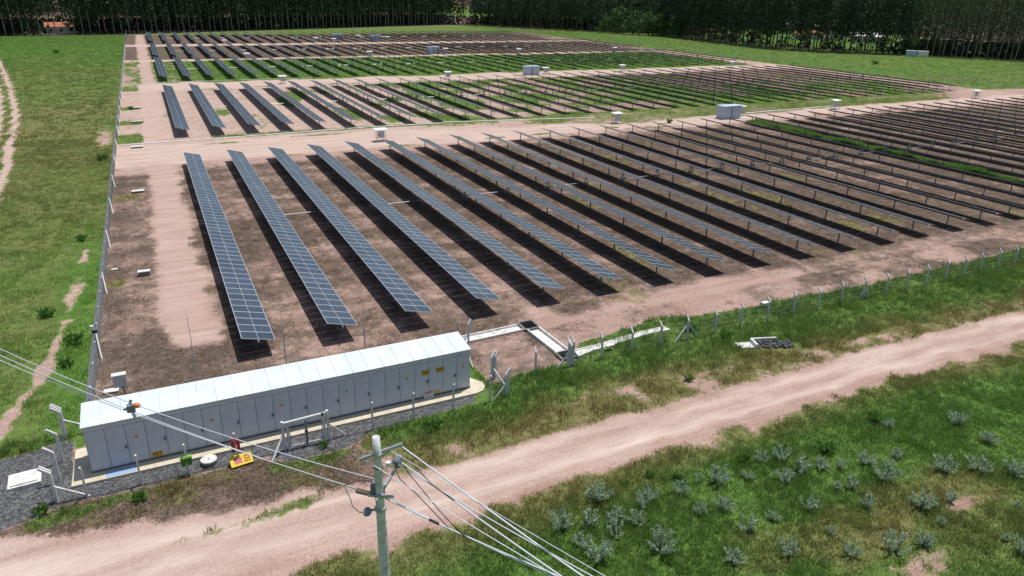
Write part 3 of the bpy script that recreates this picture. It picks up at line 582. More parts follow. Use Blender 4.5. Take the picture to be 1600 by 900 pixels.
# ------------------------------------------------------------------ fences
def post_mesh(h, arm, ax, ay, wd=0.10):
    mb = MB(); mb.bar((0, 0, -0.2), (0, 0, h), wd, wd)
    mb.bar((0, 0, h - 0.02), (ax * arm * 0.75, ay * arm * 0.75, h + arm * 0.68), wd * 0.9, wd * 0.9)
    return mb.mesh('post', M['post'])
def wires(parent, a, b, zs, r=0.006, name='wire_strands'):
    mb = MB()
    for z in zs: mb.bar((a[0], a[1], z), (b[0], b[1], z), r * 2, r * 2)
    mb.build(name, M['galv'], parent)
def chain(parent, a, b, z0, z1, cell, wd, n0=None):
    a = np.array(a); b = np.array(b); L = np.hypot(*(b - a)); d = (b - a) / L; h = z1 - z0
    s0 = np.arange(-h, L, cell); V_ = []; nrm = np.array([-d[1], d[0]])
    segs = []
    for sg in (1, -1):
        for s in s0:
            p, q = (s, s + h)
            zA, zB = (z0, z1) if sg > 0 else (z1, z0)
            pa, pb = max(p, 0), min(q, L)
            if pb - pa < 0.05: continue
            f0 = (pa - p) / h; f1 = (pb - p) / h
            segs.append((pa, zA + (zB - zA) * f0, pb, zA + (zB - zA) * f1, sg))
    P = []; 
    for (s1, za, s2, zb, sg) in segs:
        for (s, z) in ((s1, za), (s2, zb)):
            for (dn, dz) in ((wd, 0), (0, wd), (-wd, 0)):
                c = a + d * s + nrm * (dn / 2 + 0.002 * sg); P.append((c[0], c[1], z + dz / 2))
    o = np.arange(len(segs))[:, None] * 6; F = np.concatenate([o + np.array([0, 3, 4, 1]), o + np.array([1, 4, 5, 2]), o + np.array([2, 5, 3, 0])])
    link('chain_link_mesh', npmesh('chain_link_mesh', np.array(P), F, M['galv']), parent)
# left perimeter fence
lf = tag(empty('perimeter_fence', (0, 0, 0)), 'long grey chain link fence running between left pasture and solar field', 'fence')
pm = post_mesh(1.75, 0.45, 0.7, 0.0); mb = MB(); mb.bar((0, 0, -0.2), (0, 0, 1.75), 0.10, 0.10); n_ = 0; ypos = list(np.arange(40.6, 404, 2.95))
for yv in ypos[:98]: link('post', pm, lf, (FX, yv, 0))
rest = MB()
for yv in ypos[98:]: rest.bar((FX, yv, -0.2), (FX, yv, 1.75), 0.1, 0.1); rest.bar((FX, yv, 1.73), (FX + .25, yv, 2.05), 0.09, 0.09)
tag(rest.build('far_posts', M['post'], lf), kind='stuff')
chain(lf, (FX, 39.2), (FX, 200), 0.05, 1.72, 0.17, 0.013); chain(lf, (FX, 200), (FX, 404), 0.05, 1.72, 0.34, 0.026)
mb = MB()
for z, dx in ((0.9, 0), (1.72, 0), (1.85, 0.1), (2.02, 0.23)): mb.bar((FX + dx, 39.2, z), (FX + dx, 404, z), 0.014, 0.014)
mb.build('wire_strands', M['galv'], lf)
br = MB()
for yv in ypos[3::4][:24]: br.bar((FX + 0.06, yv + 0.1, 1.35), (FX + 0.75 * 0.3, yv - 1.2, 0.0), 0.07, 0.09); 
tag(br.build('brace_struts', M['white'], lf), kind='stuff')
# front fence, right of the building
ff = tag(empty('front_fence'), 'row of pale concrete posts with bent tops along the green bank', 'fence')
pmi = post_mesh(1.55, 0.42, 0.0, 0.85, 0.11)
fxs = [19.27, 21.85, 24.2, 26.6, 29.0, 31.3, 33.8, 36.2, 38.8, 41.4, 44.0, 46.5, 49.1, 51.7, 54.2, 56.7, 59.2, 61.6, 64.0, 66.5, 69, 71.5, 74, 76.5, 79, 81.5, 84, 86.5]
def brace(parent, x, y, h=1.25, both=True, dx=1.0):
    for s in ((-1, 1) if both else (-1,)):
        mb = MB(); mb.bar((x + s * dx, y, 0.0), (x, y, h), 0.09, 0.09); mb.build('brace_strut', M['post'], parent)
for k, xv in enumerate(fxs): link('post', pmi, ff, (xv, 35.1, random.uniform(-0.1, 0.08)), random.uniform(-0.08, 0.08))
for dx in (-0.17, 0.17): link('post', pmi, ff, (21.85 + dx, 35.1, 0.15))
brace(ff, 21.85, 35.1); brace(ff, 31.3, 35.1); brace(ff, 49.1, 35.1, both=True, dx=0.5)
wires(ff, (16.4, 35.1), (86.5, 35.1), (0.35, 0.7, 1.05, 1.4), 0.004); wires(ff, (16.4, 35.3), (86.5, 35.3), (1.75,), 0.004)
# enclosure fence round the building
ef = tag(empty('enclosure_fence'), 'low ring of bent concrete posts round the white roofed building', 'fence')
pmf = post_mesh(1.55, 0.32, 0.0, -0.55, 0.09)
for xv in [-5.5, -3.2, -1.1, 1.2, 8.25, 10.6, 13.0, 15.3]: link('post', pmf, ef, (xv, 33.3, 0), random.uniform(-.05, .05))
pml = post_mesh(1.65, 0.50, -1.0, 0.0, 0.115)
for yv in (33.45, 33.62, 35.2, 36.9, 39.1, 39.3, 39.5): link('post', pml, ef, (-6.75, yv, 0), random.uniform(-.06, .06))
pmr = post_mesh(1.55, 0.42, 0.75, 0.35, 0.115)
for (xv, yv) in ((16.35, 33.3), (16.5, 33.36), (16.45, 35.6), (16.58, 35.7), (16.7, 35.62), (15.9, 38.6), (17.0, 40.6)): link('post', pmr, ef, (xv, yv, 0), random.uniform(-.06, .06))
for (p, q) in (((-6.75, 33.45, 0.9), (-5.4, 33.35, 0)), ((-6.75, 39.4, 1.0), (-5.1, 39.3, 0)), ((16.35, 33.3, 0.9), (15.6, 33.35, 0)), ((16.5, 35.65, 0.9), (16.9, 34.6, 0)), ((15.9, 38.6, 1.2), (16.0, 37.5, 0))):
    mb = MB(); mb.bar(p, q, 0.08, 0.08); mb.build('brace_strut', M['post'], ef)
for (a_, b_) in (((-6.6, 33.3), (3.5, 33.3)), ((5.75, 33.3), (16.3, 33.3)), ((-6.75, 33.45), (-6.75, 39.4)), ((16.4, 33.3), (16.5, 35.6))): chain(ef, a_, b_, 0.05, 1.5, 0.20, 0.006)
# gate
gt = tag(empty('entrance_gate', (3.55, 33.3, 0)), 'double leaf steel tube gate between concrete gateposts before the building', 'gate')
for xg in (0.0, 0.22, 2.1, 2.3): mb = MB(); mb.bar((xg, 0, -0.1), (xg, 0, 1.65), 0.13, 0.13); mb.build('gatepost', M['post'], gt)
mb = MB(); mb.tube((0, 0, 1.62), (2.3, 0, 1.72), 0.05); mb.tube((0, 0, 1.56), (0, 0, 1.72), 0.075); mb.tube((2.3, 0, 1.62), (2.3, 0, 1.82), 0.075); mb.build('top_rail', M['white'], gt)
for xa, xb in ((0.33, 1.13), (1.2, 1.98)):
    mb = MB(); 
    for z in (0.15, 1.38): mb.tube((xa, 0, z), (xb, 0, z), 0.022)
    for xv in (xa, xb): mb.tube((xv, 0, 0.13), (xv, 0, 1.4), 0.024)
    lf_ = mb.build('gate_leaf', M['galv'], gt)
    chain(lf_, (xa, 0), (xb, 0), 0.15, 1.38, 0.14, 0.005)
mb = MB(); mb.tube((1.16, 0, 0), (1.16, 0, 1.5), 0.045); mb.box(1.08, 1.24, -0.09, 0.03, 0.75, 0.92); mb.build('latch_post', M['darkgalv'], gt)
for (p, q) in (((0, 0, 1.0), (-0.75, -0.75, 0)), ((2.3, 0, 1.0), (3.2, 0.1, 0))): mb = MB(); mb.bar(p, q, 0.08, 0.08); mb.build('brace_strut', M['post'], gt)
mb = MB(); mb.box(1.98, 2.1, -0.14, -0.07, 1.6, 1.8); mb.build('lamp_box', M['seam'], gt)
# east fence
es = tag(empty('boundary_fence'), 'thin distant post and wire fence along the east edge of the panels', 'fence')
eb = MB(); eb.bar((0, 0, -0.1), (0, 0, 1.9), 0.10, 0.10); EP = eb.mesh('post', M['post'])
for k, yv in enumerate(np.arange(92, 404, 3.6)): link('post', EP, es, (EX + 7, yv, 0))
wires(es, (EX + 7, 92), (EX + 7, 404), (0.5, 1.0, 1.5, 1.85), 0.008)
nf_ = tag(empty('boundary_fence'), 'faint post and wire fence along the north end of the panels', 'fence')
for k, xv in enumerate(np.arange(FX, EX + 7, 3.6)): link('post', EP, nf_, (xv, 404.5, 0))
wires(nf_, (FX, 404.5), (EX + 7, 404.5), (0.5, 1.0, 1.5, 1.85), 0.01)

# ------------------------------------------------------------------ things round the building
def bin_pair(name, x, y, mA, mB, zc, label):
    o = tag(empty(name, (x, y, 0)), label, 'bin' if 'bin' in name else 'extinguisher'); return o
o = tag(empty('litter_bins', (-1.1, 33.12, 0)), 'pair of green litter bins with lime lids hung on fence post', 'bin'); o.scale = (0.62, 0.62, 0.85)
for s in (-1, 1):
    mb = MB(); c = s * 0.23
    P = [(c - .15, -.14, .72), (c + .15, -.14, .72), (c + .15, .14, .72), (c - .15, .14, .72), (c - .2, -.19, 1.2), (c + .2, -.19, 1.2), (c + .2, .19, 1.2), (c - .2, .19, 1.2)]
    mb.add(P, [(3, 2, 1, 0), (0, 1, 5, 4), (1, 2, 6, 5), (2, 3, 7, 6), (3, 0, 4, 7), (4, 5, 6, 7)]); b_ = mb.build('bin', M['green'], o)
    mb = MB(); mb.box(c - .21, c + .21, -.2, .2, 1.2, 1.26); mb.box(c - .17, c + .17, -.16, .16, 1.26, 1.30); mb.build('lid', M['lime'], b_)
o = tag(empty('extinguisher_boxes', (1.2, 33.12, 0)), 'pair of red fire extinguishers hung on fence post over yellow board', 'extinguisher'); o.scale = (.78, .78, .95)
for s in (-1, 1):
    mb = MB(); c = s * 0.17; mb.tube((c, 0, 0.85), (c, 0, 1.42), 0.105, n=12); mb.tube((c, 0, 1.42), (c, 0, 1.52), 0.105, 0.035, n=12); b_ = mb.build('cylinder', M['red'], o)
    mb = MB(); mb.tube((c, 0, 1.52), (c, 0, 1.60), 0.05, n=8); mb.build('cap', M['pink'], b_)
    mb = MB(); mb.tube((c, 0, 0.77), (c, 0, 0.85), 0.1, n=12); mb.build('base', M['black'], b_)
# yellow board lying on the gravel
yb = tag(empty('sign_board', (1.35, 32.75, 0.10)), 'bright yellow board with faded red panels lying below the extinguishers', 'sign'); yb.rotation_euler = (R(-50), 0, R(8)); yb.scale = (.8, .8, .8)
mb = MB(); mb.box(-0.62, 0.72, -0.02, 0.02, 0, 0.72); mb.build('board', M['byellow'], yb)
mb = MB(); mb.box(-0.38, 0.10, -0.026, -0.022, 0.14, 0.52); mb.build('red_panel', M['pink'], yb)
mb = MB()
for k in range(9): mb.box(0.22 + 0.13 * (k % 3), 0.31 + 0.13 * (k % 3), -0.026, -0.022, 0.12 + 0.17 * (k // 3), 0.24 + 0.17 * (k // 3))
mb.build('red_marks', M['red'], yb)
# manhole
o = tag(empty('manhole', (-0.11, 33.7, 0)), 'round concrete manhole lid raised over the gravel strip', 'manhole')
mb = MB(); mb.tube((0, 0, -0.05), (0, 0, 0.22), 0.33, n=20); mb.build('shaft', M['darkconc'], o)
mb = MB(); mb.tube((0, 0, 0.22), (0, 0, 0.29), 0.39, n=24); mb.tube((0, 0, 0.29), (0, 0, 0.297), 0.35, n=24); mb.build('lid', M['concrete'], o); mb = MB(); mb.tube((0, 0, 0.298), (0, 0, 0.31), 0.05, n=10); mb.build('lifting_eye', M['seam'], o)
# square concrete hatch
o = tag(empty('inspection_hatch', (-8.25, 35.9, 0), R(4)), 'square white concrete hatch with stepped lid on dark gravel', 'hatch')
mb = MB(); mb.box(-.68, .68, -.62, .62, -.05, .16); mb.build('base', M['concrete'], o); mb = MB(); mb.box(-.56, .56, -.5, .5, .16, .23); mb.build('lid', M['concrete'], o)
# white boxes on the ground inside the fence
for (x, y, sx, sy, sz, lab) in ((-2.64, 63.2, .95, .55, .42, 'pale concrete box on brown ground beside the left dirt strip'), (-4.9, 65.5, .5, .3, .1, 'small white slab beside left fence near the pale concrete box'), (-2.9, 92.0, 1.3, .7, .25, 'white concrete slab on a green patch beside left fence'), (-4.7, 43.5, .8, .45, .12, 'white slab under the grey box behind the control building'), (-2.8, 119.5, 1.6, .8, .25, 'white slab before the kerb of the first dirt track'), (-2.8, 143, 1.8, .8, .25, 'white slab beyond the kerb on a green patch'), (-2.6, 160, 1.8, .8, .25, 'farthest white slab between the left fence and second block')):
    o = tag(empty('utility_box', (x, y, 0), random.uniform(-.1, .1)), lab, 'box', 'white concrete boxes along the left fence')
    mb = MB(); mb.box(-sx / 2 + .05, sx / 2 - .05, -sy / 2 + .05, sy / 2 - .05, -.05, sz - .06); mb.build('base', M['darkconc'], o); mb = MB(); mb.box(-sx / 2, sx / 2, -sy / 2, sy / 2, sz - .06, sz); mb.build('lid', M['concrete'], o)
# grey box on pole
o = tag(empty('control_box', (-3.75, 40.6, 0)), 'light grey electrical box on a bent steel pole behind building', 'electrical box')
mb = MB(); mb.tube((0, 0, 0), (0, 0, 1.75), 0.045); mb.bar((0, 0, 1.55), (-0.25, 0, 1.85), 0.06, 0.06); mb.build('pole', M['darkgalv'], o)
mb = MB(); mb.box(-.45, .2, -.16, .16, 1.75, 2.45); b_ = mb.build('cabinet', M['boxgrey'], o); mb = MB(); mb.box(-.48, .23, -.19, .19, 2.45, 2.50); mb.build('lid', M['white'], b_)
mb = MB(); mb.path([(0.1, 0, 1.75), (0.16, 0, 1.6), (0.14, 0, 1.45), (0.02, 0, 1.4)], 0.022); mb.build('cable', M['rubber'], o)
o = tag(empty('security_camera', (-5.35, 47.2, 0)), 'small dark security camera on thin pole beside left fence', 'camera')
mb = MB(); mb.tube((0, 0, 0), (0, 0, 2.6), 0.035); mb.build('pole', M['galv'], o); mb = MB(); mb.box(-.08, .22, -.09, .09, 2.35, 2.5); mb.build('housing', M['black'], o); mb = MB(); mb.box(-.12, .05, -.1, .1, 2.6, 2.85); mb.build('junction_box', M['white'], o)
# lightning rods
for k, (x, lab) in enumerate(((0.0, 'left'), (4.8, 'middle'), (9.5, 'right'))):
    o = tag(empty('lightning_rod', (x, 39.0, 0)), 'tall thin steel rod behind the long building, %s one of three' % {'left': 'leftmost', 'middle': 'middle', 'right': 'rightmost'}[lab], 'lightning rod', 'lightning rods behind the building')
    mb = MB(); mb.tube((0, 0, 0), (0, 0, 3.6), 0.04); mb.build('mast', M['galv'], o); mb = MB(); mb.tube((0, 0, 3.6), (0, 0, 6.0), 0.025, 0.012); mb.build('tip', M['galv'], o)

# ------------------------------------------------------------------ drains
dr = tag(empty('drain_channel'), 'white concrete drain channel with stepped chute and two catch basins', 'drain')
def chan(name, a, b, wd, wh=0.16, fl=0.03, flare=1.0):
    a = Vector((*a, 0)); b = Vector((*b, 0)); d = (b - a).normalized(); n = Vector((-d.y, d.x, 0)); mb = MB()
    def strip(oa0, oa1, ob0, ob1, z0, z1):
        P = [a + n * oa0, b + n * ob0, b + n * ob1, a + n * oa1]; mb.add([(*p.xy, z0) for p in P] + [(*p.xy, z1) for p in P], [(3, 2, 1, 0), (4, 5, 6, 7), (0, 1, 5, 4), (1, 2, 6, 5), (2, 3, 7, 6), (3, 0, 4, 7)])
    h = wd / 2; hb = h * flare
    strip(-h + .1, h - .1, -hb + .1, hb - .1, -0.1, fl); strip(-h, -h + .098, -hb, -hb + .098, -0.1, wh); strip(h - .098, h, hb - .098, hb, -0.1, wh)
    mb.build(name, M['concrete'], dr)
chan('channel', (15.6, 41.2), (21.5, 41.43), 1.0); chan('chute', (22.08, 40.8), (22.25, 36.8), 1.05, 0.22); chan('channel', (22.8, 36.35), (24.6, 36.6), 0.95, 0.1, 0.03, 0.6)
chan('channel', (24.62, 36.6), (29.0, 37.15), 0.62, 0.06); chan('channel', (29.02, 37.15), (31.2, 37.15), 0.62, 0.06)
for bb in (BAS1, BAS2):
    mb = MB(); x0, x1, y0, y1 = bb; t = 0.13
    for (a0, a1, b0, b1) in ((x0 - t, x1 + t, y0 - t, y0), (x0 - t, x1 + t, y1, y1 + t), (x0 - t, x0, y0, y1), (x1, x1 + t, y0, y1)): mb.box(a0, a1, b0, b1, -0.95, 0.2)
    mb.box(x0, x1, y0, y1, -0.95, -0.9); mb.build('catch_basin', M['darkconc'], dr)
ou = tag(empty('culvert_outlet', (35.3, 32.3, 0), R(-18)), 'white concrete outlet with dark rubble apron sunk in the verge', 'drain')
mb = MB(); mb.box(-1.6, -0.45, -0.45, 0.35, 0.0, 0.12); mb.build('apron', M['concrete'], ou); mb = MB(); mb.box(-.45, -.3, -.5, .5, 0, .36); mb.box(-.3, 1.5, .42, .55, 0, .34); mb.build('headwall', M['concrete'], ou)
mb = MB()
for k in range(70):
    x = random.uniform(-.25, 2.3); y = random.uniform(-.5, .4) - max(0, x - 1.4) * .2; s = random.uniform(.07, .17); rot = Matrix.Rotation(random.random() * 6, 3, Vector((random.random(), random.random(), random.random() + .1)).normalized()); mb.box(-s, s, -s * .7, s * .7, -s * .5, s * .6, 0, rot, (x, y, .08))
tag(mb.build('rubble', M['stone'], ou), kind='stuff')
# kerb drains of the dirt tracks
for (pts, lab) in (([(-4.9, 122.2), (6.7, 122.6), (19.7, 123.6), (34, 124.6), (47, 124.2)], 'thin white concrete gutter along the far side of first dirt track'), ([(47.3, 124.8), (60.6, 122.9), (77, 120.2)], 'broken white gutter piece right of the middle shelters'), ([(110.4, 114.4), (137, 115.8)], 'thin white gutter running right from the large front cabin'), ([(-5, 202.4), (18, 202.6), (40, 202.8)], 'thin pale gutter along the second dirt track')):
    mb = MB()
    for a_, b_ in zip(pts[:-1], pts[1:]): mb.bar((*a_, 0.05), (*b_, 0.05), 0.45, 0.10)
    tag(mb.build('gutter', M['concrete']), lab, 'gutter')
# small white litter in the bank
mb = MB(); mb.box(-.3, .3, -.18, .18, 0.25, 0.30); tag(mb.build('marker_slab', M['concrete'], None, (25.4, 36.0, 0.1), False), 'small white slab lying in tall grass between two fence posts', 'slab')
mb = MB(); mb.box(-.3, .3, -.2, .2, 0.0, 0.30); tag(mb.build('marker_slab', M['concrete'], None, (40.6, 37.2, 0.1), False), 'white block at the top of the bank right of the culvert', 'slab')

# ------------------------------------------------------------------ string box shelters and cabins
def shelter():
    o = empty('inverter_shelter')
    mb = MB(); mb.box(-1.0, 1.0, -0.75, 0.75, 0, 0.07); 
    P = [(-1.0, -.75, 1.78), (1.0, -.75, 1.78), (1.0, .75, 1.92), (-1.0, .75, 1.92)]
    mb = MB(); mb.add([(*p[:2], p[2]) for p in P] + [(*p[:2], p[2] + .07) for p in P], [(3, 2, 1, 0), (4, 5, 6, 7), (0, 1, 5, 4), (1, 2, 6, 5), (2, 3, 7, 6), (3, 0, 4, 7)]); mb.build('roof', M['white'], o)
    for x in (-.62, .62):
        for y in (-.5, .5): mb = MB(); mb.bar((x, y, -.05), (x, y, 1.83), .07, .07); mb.build('leg', M['galv'], o)
    mb = MB(); mb.box(-.3, .55, -.2, .2, .55, 1.55); b_ = mb.build('inverter', M['boxgrey'], o); mb = MB(); mb.box(-.55, -.35, -.15, .15, .8, 1.35); mb.build('switch_box', M['white'], o)
    mb = MB(); mb.box(-.6, .6, .22, .27, .5, .56); mb.box(-.6, .6, .22, .27, 1.4, 1.46); mb.build('rack', M['galv'], o)
    mb = MB(); mb.box(-.9, .9, -.6, .6, -.05, .08); mb.build('slab', M['concrete'], o)
    return o
SHP = [(32.0, 112.0, 'beside the front block row ends, nearest the camera'), (77.7, 113.4, 'along the first dirt track, second from the left'), (107.2, 112.8, 'close to the right of the largest grey blue cabin'), (134.1, 112.6, 'along the first dirt track, fourth from the left'), (184.6, 113.8, 'at the far right end of the first dirt track'),
       (30.5, 192.0, 'along the second dirt track, leftmost'), (73.9, 190.0, 'along the second dirt track, second from the left'), (106.3, 193.8, 'right beside the second cabin'), (134.0, 194.6, 'along the second dirt track, right of its cabin'), (179.2, 195.4, 'at the right end of the second dirt track'),
       (31, 262.5, 'left of all along the third dirt track'), (72.5, 262.5, 'middle left along the third dirt track'), (104.4, 270.5, 'right beside the third cabin'), (132, 263, 'right of the third cabin among dark rows'), (176, 262, 'right end of the third dirt track among dark rows'),
       (31, 331, 'leftmost along the farthest dirt track'), (70.0, 341, 'left of the far cabins, left of two'), (76.5, 334, 'left of the far cabins, right of two'), (93.2, 356, 'between the two farthest cabins'), (104, 344, 'right of the two farthest cabins')]
sh0 = shelter()
for k, (x, y, lab) in enumerate(SHP):
    o = sh0 if k == 0 else copy_tree(sh0); o.location = (x, y, 0); o.rotation_euler = (0, 0, random.uniform(-.06, .06)); tag(o, 'white roofed inverter shelter ' + lab, 'shelter', 'white roofed inverter shelters')
def cabin():
    o = empty('transformer_cabin'); 
    mb = MB(); mb.box(-2.6, -0.35, -1.2, 1.2, .1, 2.65); mb.build('left_cabinet', M['cabinblue'], o); mb = MB(); mb.box(-.05, 2.6, -1.2, 1.2, .1, 2.65); c_ = mb.build('right_cabinet', M['cabinblue'], o)
    mb = MB(); mb.box(-.35, -.05, -1.0, 1.0, .1, 2.6); mb.build('recess', M['seam'], o)
    mb = MB(); mb.box(-2.8, 2.8, -1.4, 1.4, 2.65, 2.80); mb.build('roof', M['cabinblue'], o)
    mb = MB()
    for x in (.5, 1.5): mb.box(x, x + .6, -1.215, -1.201, .5, .95); mb.box(x, x + .6, -1.215, -1.201, 1.6, 2.05)
    mb.build('vent', M['boxgrey'], o)
    mb = MB(); mb.box(-3.1, 3.1, -1.7, 1.7, -.05, .1); mb.build('plinth', M['concrete'], o); return o
cb0 = cabin()
CBP = [(102.4, 110.8, 'nearest of the grey blue cabins, beside the first dirt track'), (101.2, 193.2, 'second nearest cabin, beside the second dirt track'), (99.7, 271.5, 'third cabin, among dark rows beyond the green block'), (98.6, 346, 'right one of the two farthest cabins'), (83.5, 357, 'left one of the two farthest cabins')]
for k, (x, y, lab) in enumerate(CBP):
    o = cb0 if k == 0 else copy_tree(cb0); o.location = (x, y, 0); o.scale = (.86, .86, .9); tag(o, 'grey blue steel transformer cabin, ' + lab, 'cabin', 'grey blue transformer cabins')
MST = [(101.0, 113.5, 'nearest grey blue cabin'), (100, 196, 'second grey blue cabin'), (98.5, 274.5, 'third grey blue cabin'), (139, 267, 'dark rows right of the third cabin'), (92, 358, 'two farthest cabins')]
mb = MB(); mb.tube((0, 0, 0), (0, 0, 7.5), 0.06, 0.05); mm1 = mb.mesh('mast', M['galv']); mb = MB(); mb.tube((0, 0, 7.5), (0, 0, 12.5), 0.045, 0.025); mm2 = mb.mesh('tip', M['galv'])
for (x, y, lab) in MST:
    o = tag(empty('lightning_mast', (x, y, 0)), 'tall thin lightning mast rising behind the ' + lab, 'mast', 'thin lightning masts by the cabins'); link('mast', mm1, o); link('tip', mm2, o)

# ------------------------------------------------------------------ utility pole and lines
PX, PY = 3.68, 14.62; PH = 12.3
up_ = tag(empty('utility_pole', (PX, PY, 0)), 'tapered grey concrete utility pole with steel brackets beside the dirt road', 'utility pole')
mb = MB()
N_ = 12
for k in range(N_): mb.tube((0, 0, k * PH / N_), (0, 0, (k + 1) * PH / N_), 0.225 - 0.133 * k / N_, 0.225 - 0.133 * (k + 1) / N_, 20, caps=(k == N_ - 1))
mb.build('shaft', M['pole'], up_, smooth=False)
for p in up_.children[0].data.polygons: p.use_smooth = len(p.vertices) == 4
mb = MB(); mb.bar((-0.42, 0.13, 11.68), (0.62, -0.10, 11.98), 0.07, 0.07); mb.bar((0.05, 0.02, 11.65), (0.45, -0.06, 11.90), 0.03, 0.03); mb.tube((0, 0, 11.75), (0, 0, 11.83), 0.125, n=16); mb.build('top_bracket', M['galv'], up_)
mb = MB(); mb.bar((-0.28, 0.05, 10.62), (0.28, -0.28, 10.62), 0.06, 0.06); mb.bar((-0.15, -0.22, 10.6), (0.62, 0.42, 11.0), 0.06, 0.06); mb.tube((0, 0, 10.55), (0, 0, 10.66), 0.145, n=16); mb.build('lower_bracket', M['galv'], up_)
mb = MB(); mb.tube((0, 0, 10.12), (0, 0, 10.20), 0.15, n=16); mb.tube((0, 0, 11.4), (0, 0, 11.44), 0.128, n=16); mb.build('clamp_band', M['galv'], up_)
def ins(name, p, ax, L, r, m, ribs=6):
    mb = MB(); p = Vector(p); ax = Vector(ax).normalized(); mb.tube(p, p + ax * L, r * 0.5, n=8)
    for k in range(ribs): q = p + ax * (L * (k + .5) / ribs); mb.tube(q - ax * .012, q + ax * .012, r, n=12)
    mb.build(name, m, up_)
LD = Vector((-0.69, 0.72, -0.05)).normalized()
ins('insulator', (-0.20, 0.1, 10.60), LD, 0.42, 0.07, M['tan'], 9); ins('insulator', (0.62, 0.42, 10.95), (0.1, 0, 1), 0.34, 0.09, M['porcelain']); ins('insulator', (-0.13, 0.05, 10.66), (0, 0, 1), 0.26, 0.085, M['porcelain']); ins('insulator', (0.5, 0.3, 11.25), (.3, -.4, .1), 0.2, .08, M['porcelain'])
mb = MB(); mb.tube((-.34, .06, 10.1), (-.34, -.03, 10.2), .11, n=12); mb.bar((0, 0, 10.16), (-.34, .02, 10.16), .04, .04); mb.build('surge_arrester', M['porcelain'], up_)
mb = MB(); mb.tube((0.28, 0.05, 11.32), (0.28, 0.05, 11.45), .06, n=10); mb.build('bird_guard', M['white'], up_)
def sag(a, b, s, n=24):
    a = Vector(a); b = Vector(b); return [a.lerp(b, t / n) - Vector((0, 0, 4 * s * (t / n) * (1 - t / n))) for t in range(n + 1)]
def wire(name, pts, r, lab, m='cable', cat='cable', group='overhead cables on the utility pole'):
    mb = MB(); mb.path(pts, r, 6); tag(mb.build(name, M[m], None, (0, 0, 0), True), lab, cat, group)
PB = Vector((PX, PY, 0))
# leftwards: three phase conductors and messenger to a pole out of the frame
A0 = PB + Vector((-0.52, 0.42, 10.6))
L1E = Vector((-16.24, 38.58, 13.59)); L2E = Vector((-16.33, 39.2, 14.1)); L3E = Vector((-16.55, 38.94, 15.34))
def off(v, dx, dz): return Vector(v) + Vector((0.7 * dx, 0.7 * dx, dz))
LW = [((-.52, .42, 10.66), L1E, 1.0, 'lowest of the pale cables running left from pole over white roof'), ((-.49, .44, 10.6), L2E, 1.15, 'middle pale cable running left from pole over white roof'), ((-.1, .12, 11.02), L3E, 1.6, 'highest pale cable running left from pole over white roof')]
for a_, e_, s_, lab in LW: wire('power_cable', sag(PB + Vector(a_), e_, s_, 40), 0.013, lab)
# rightwards
RW = [((.60, -.10, 11.92), (9.04, 3.16, 11.09), .15, .019, 'outermost thick cable running from top bracket to lower right'), ((.30, -.02, 11.86), (10.05, 2.26, 11.39), .05, .008, 'thin upper messenger wire running from pole to lower right'),
      ((.62, .40, 11.2), (8.61, 3.74, 11.09), .15, .019, 'thick cable from the raised insulator running to lower right'), ((.60, .32, 11.1), (9.97, 3.22, 11.43), .25, .014, 'second cable below the raised insulator running to lower right'), ((-.30, .12, 11.66), (9.4, 3.99, 10.75), .15, .011, 'wire from left end of top bracket running to lower right'),
      ((.10, -.16, 10.55), (9.74, 5.45, 10.99), .25, .019, 'lowest thick cable running from pole to lower right'), ((.2, -.1, 10.5), (9.4, 5.61, 11.0), .28, .011, 'thin cable beside the lowest one running to lower right')]
for (a_, e_, s_, r_, lab) in RW: wire('power_cable', sag(PB + Vector(a_), e_, s_), r_, lab)
# drooping jumpers
wire('jumper_cable', [PB + Vector(p) for p in ((0.62, 0.42, 11.25), (0.52, 0.3, 11.32), (0.46, 0.12, 11.2), (0.52, -.1, 10.95), (0.80, -.55, 10.72), (1.17, -1.78, 10.49))], 0.012, 'left drooping dark loop of cable beside the pole', 'rubber')
wire('jumper_cable', [PB + Vector(p) for p in ((0.72, 0.36, 11.2), (0.72, 0.2, 11.18), (0.74, 0.02, 11.05), (0.92, -.3, 10.8), (1.15, -1.1, 10.55), (1.4, -2.2, 10.48))], 0.012, 'right drooping dark loop of cable beside the pole', 'rubber')
wire('jumper_cable', [PB + Vector(p) for p in ((0.89, -0.78, 11.85), (0.78, -.55, 11.80), (0.74, -.4, 11.65), (0.84, -.5, 11.45), (1.05, -.9, 11.22), (1.4, -1.63, 11.1))], 0.012, 'upper dark loop hanging from the outermost cable', 'rubber')
wire('jumper_cable', [PB + Vector(p) for p in ((-.14, .08, 10.95), (-.3, .15, 11.0), (-.5, .3, 10.95), (-.75, .55, 10.72))], 0.012, 'short dark cable loop left of the pole top insulator', 'rubber')
wire('jumper_cable', [PB + Vector(p) for p in ((-.75, .55, 10.66), (-.66, .42, 10.4), (-.62, .35, 10.15), (-.5, .2, 10.05), (-.36, .06, 10.1))], 0.012, 'cable loop hanging down to the round surge arrester', 'porcelain')
for (p, lab) in ((PB + Vector((.85, -1.3, 10.495)), 'black splice on the lowest thick cable'),):
    mb = MB(); mb.tube(p, p + Vector((.16, -.245, -.01)), .033, n=8); tag(mb.build('cable_splice', M['rubber']), lab + ' right of the pole', 'splice')
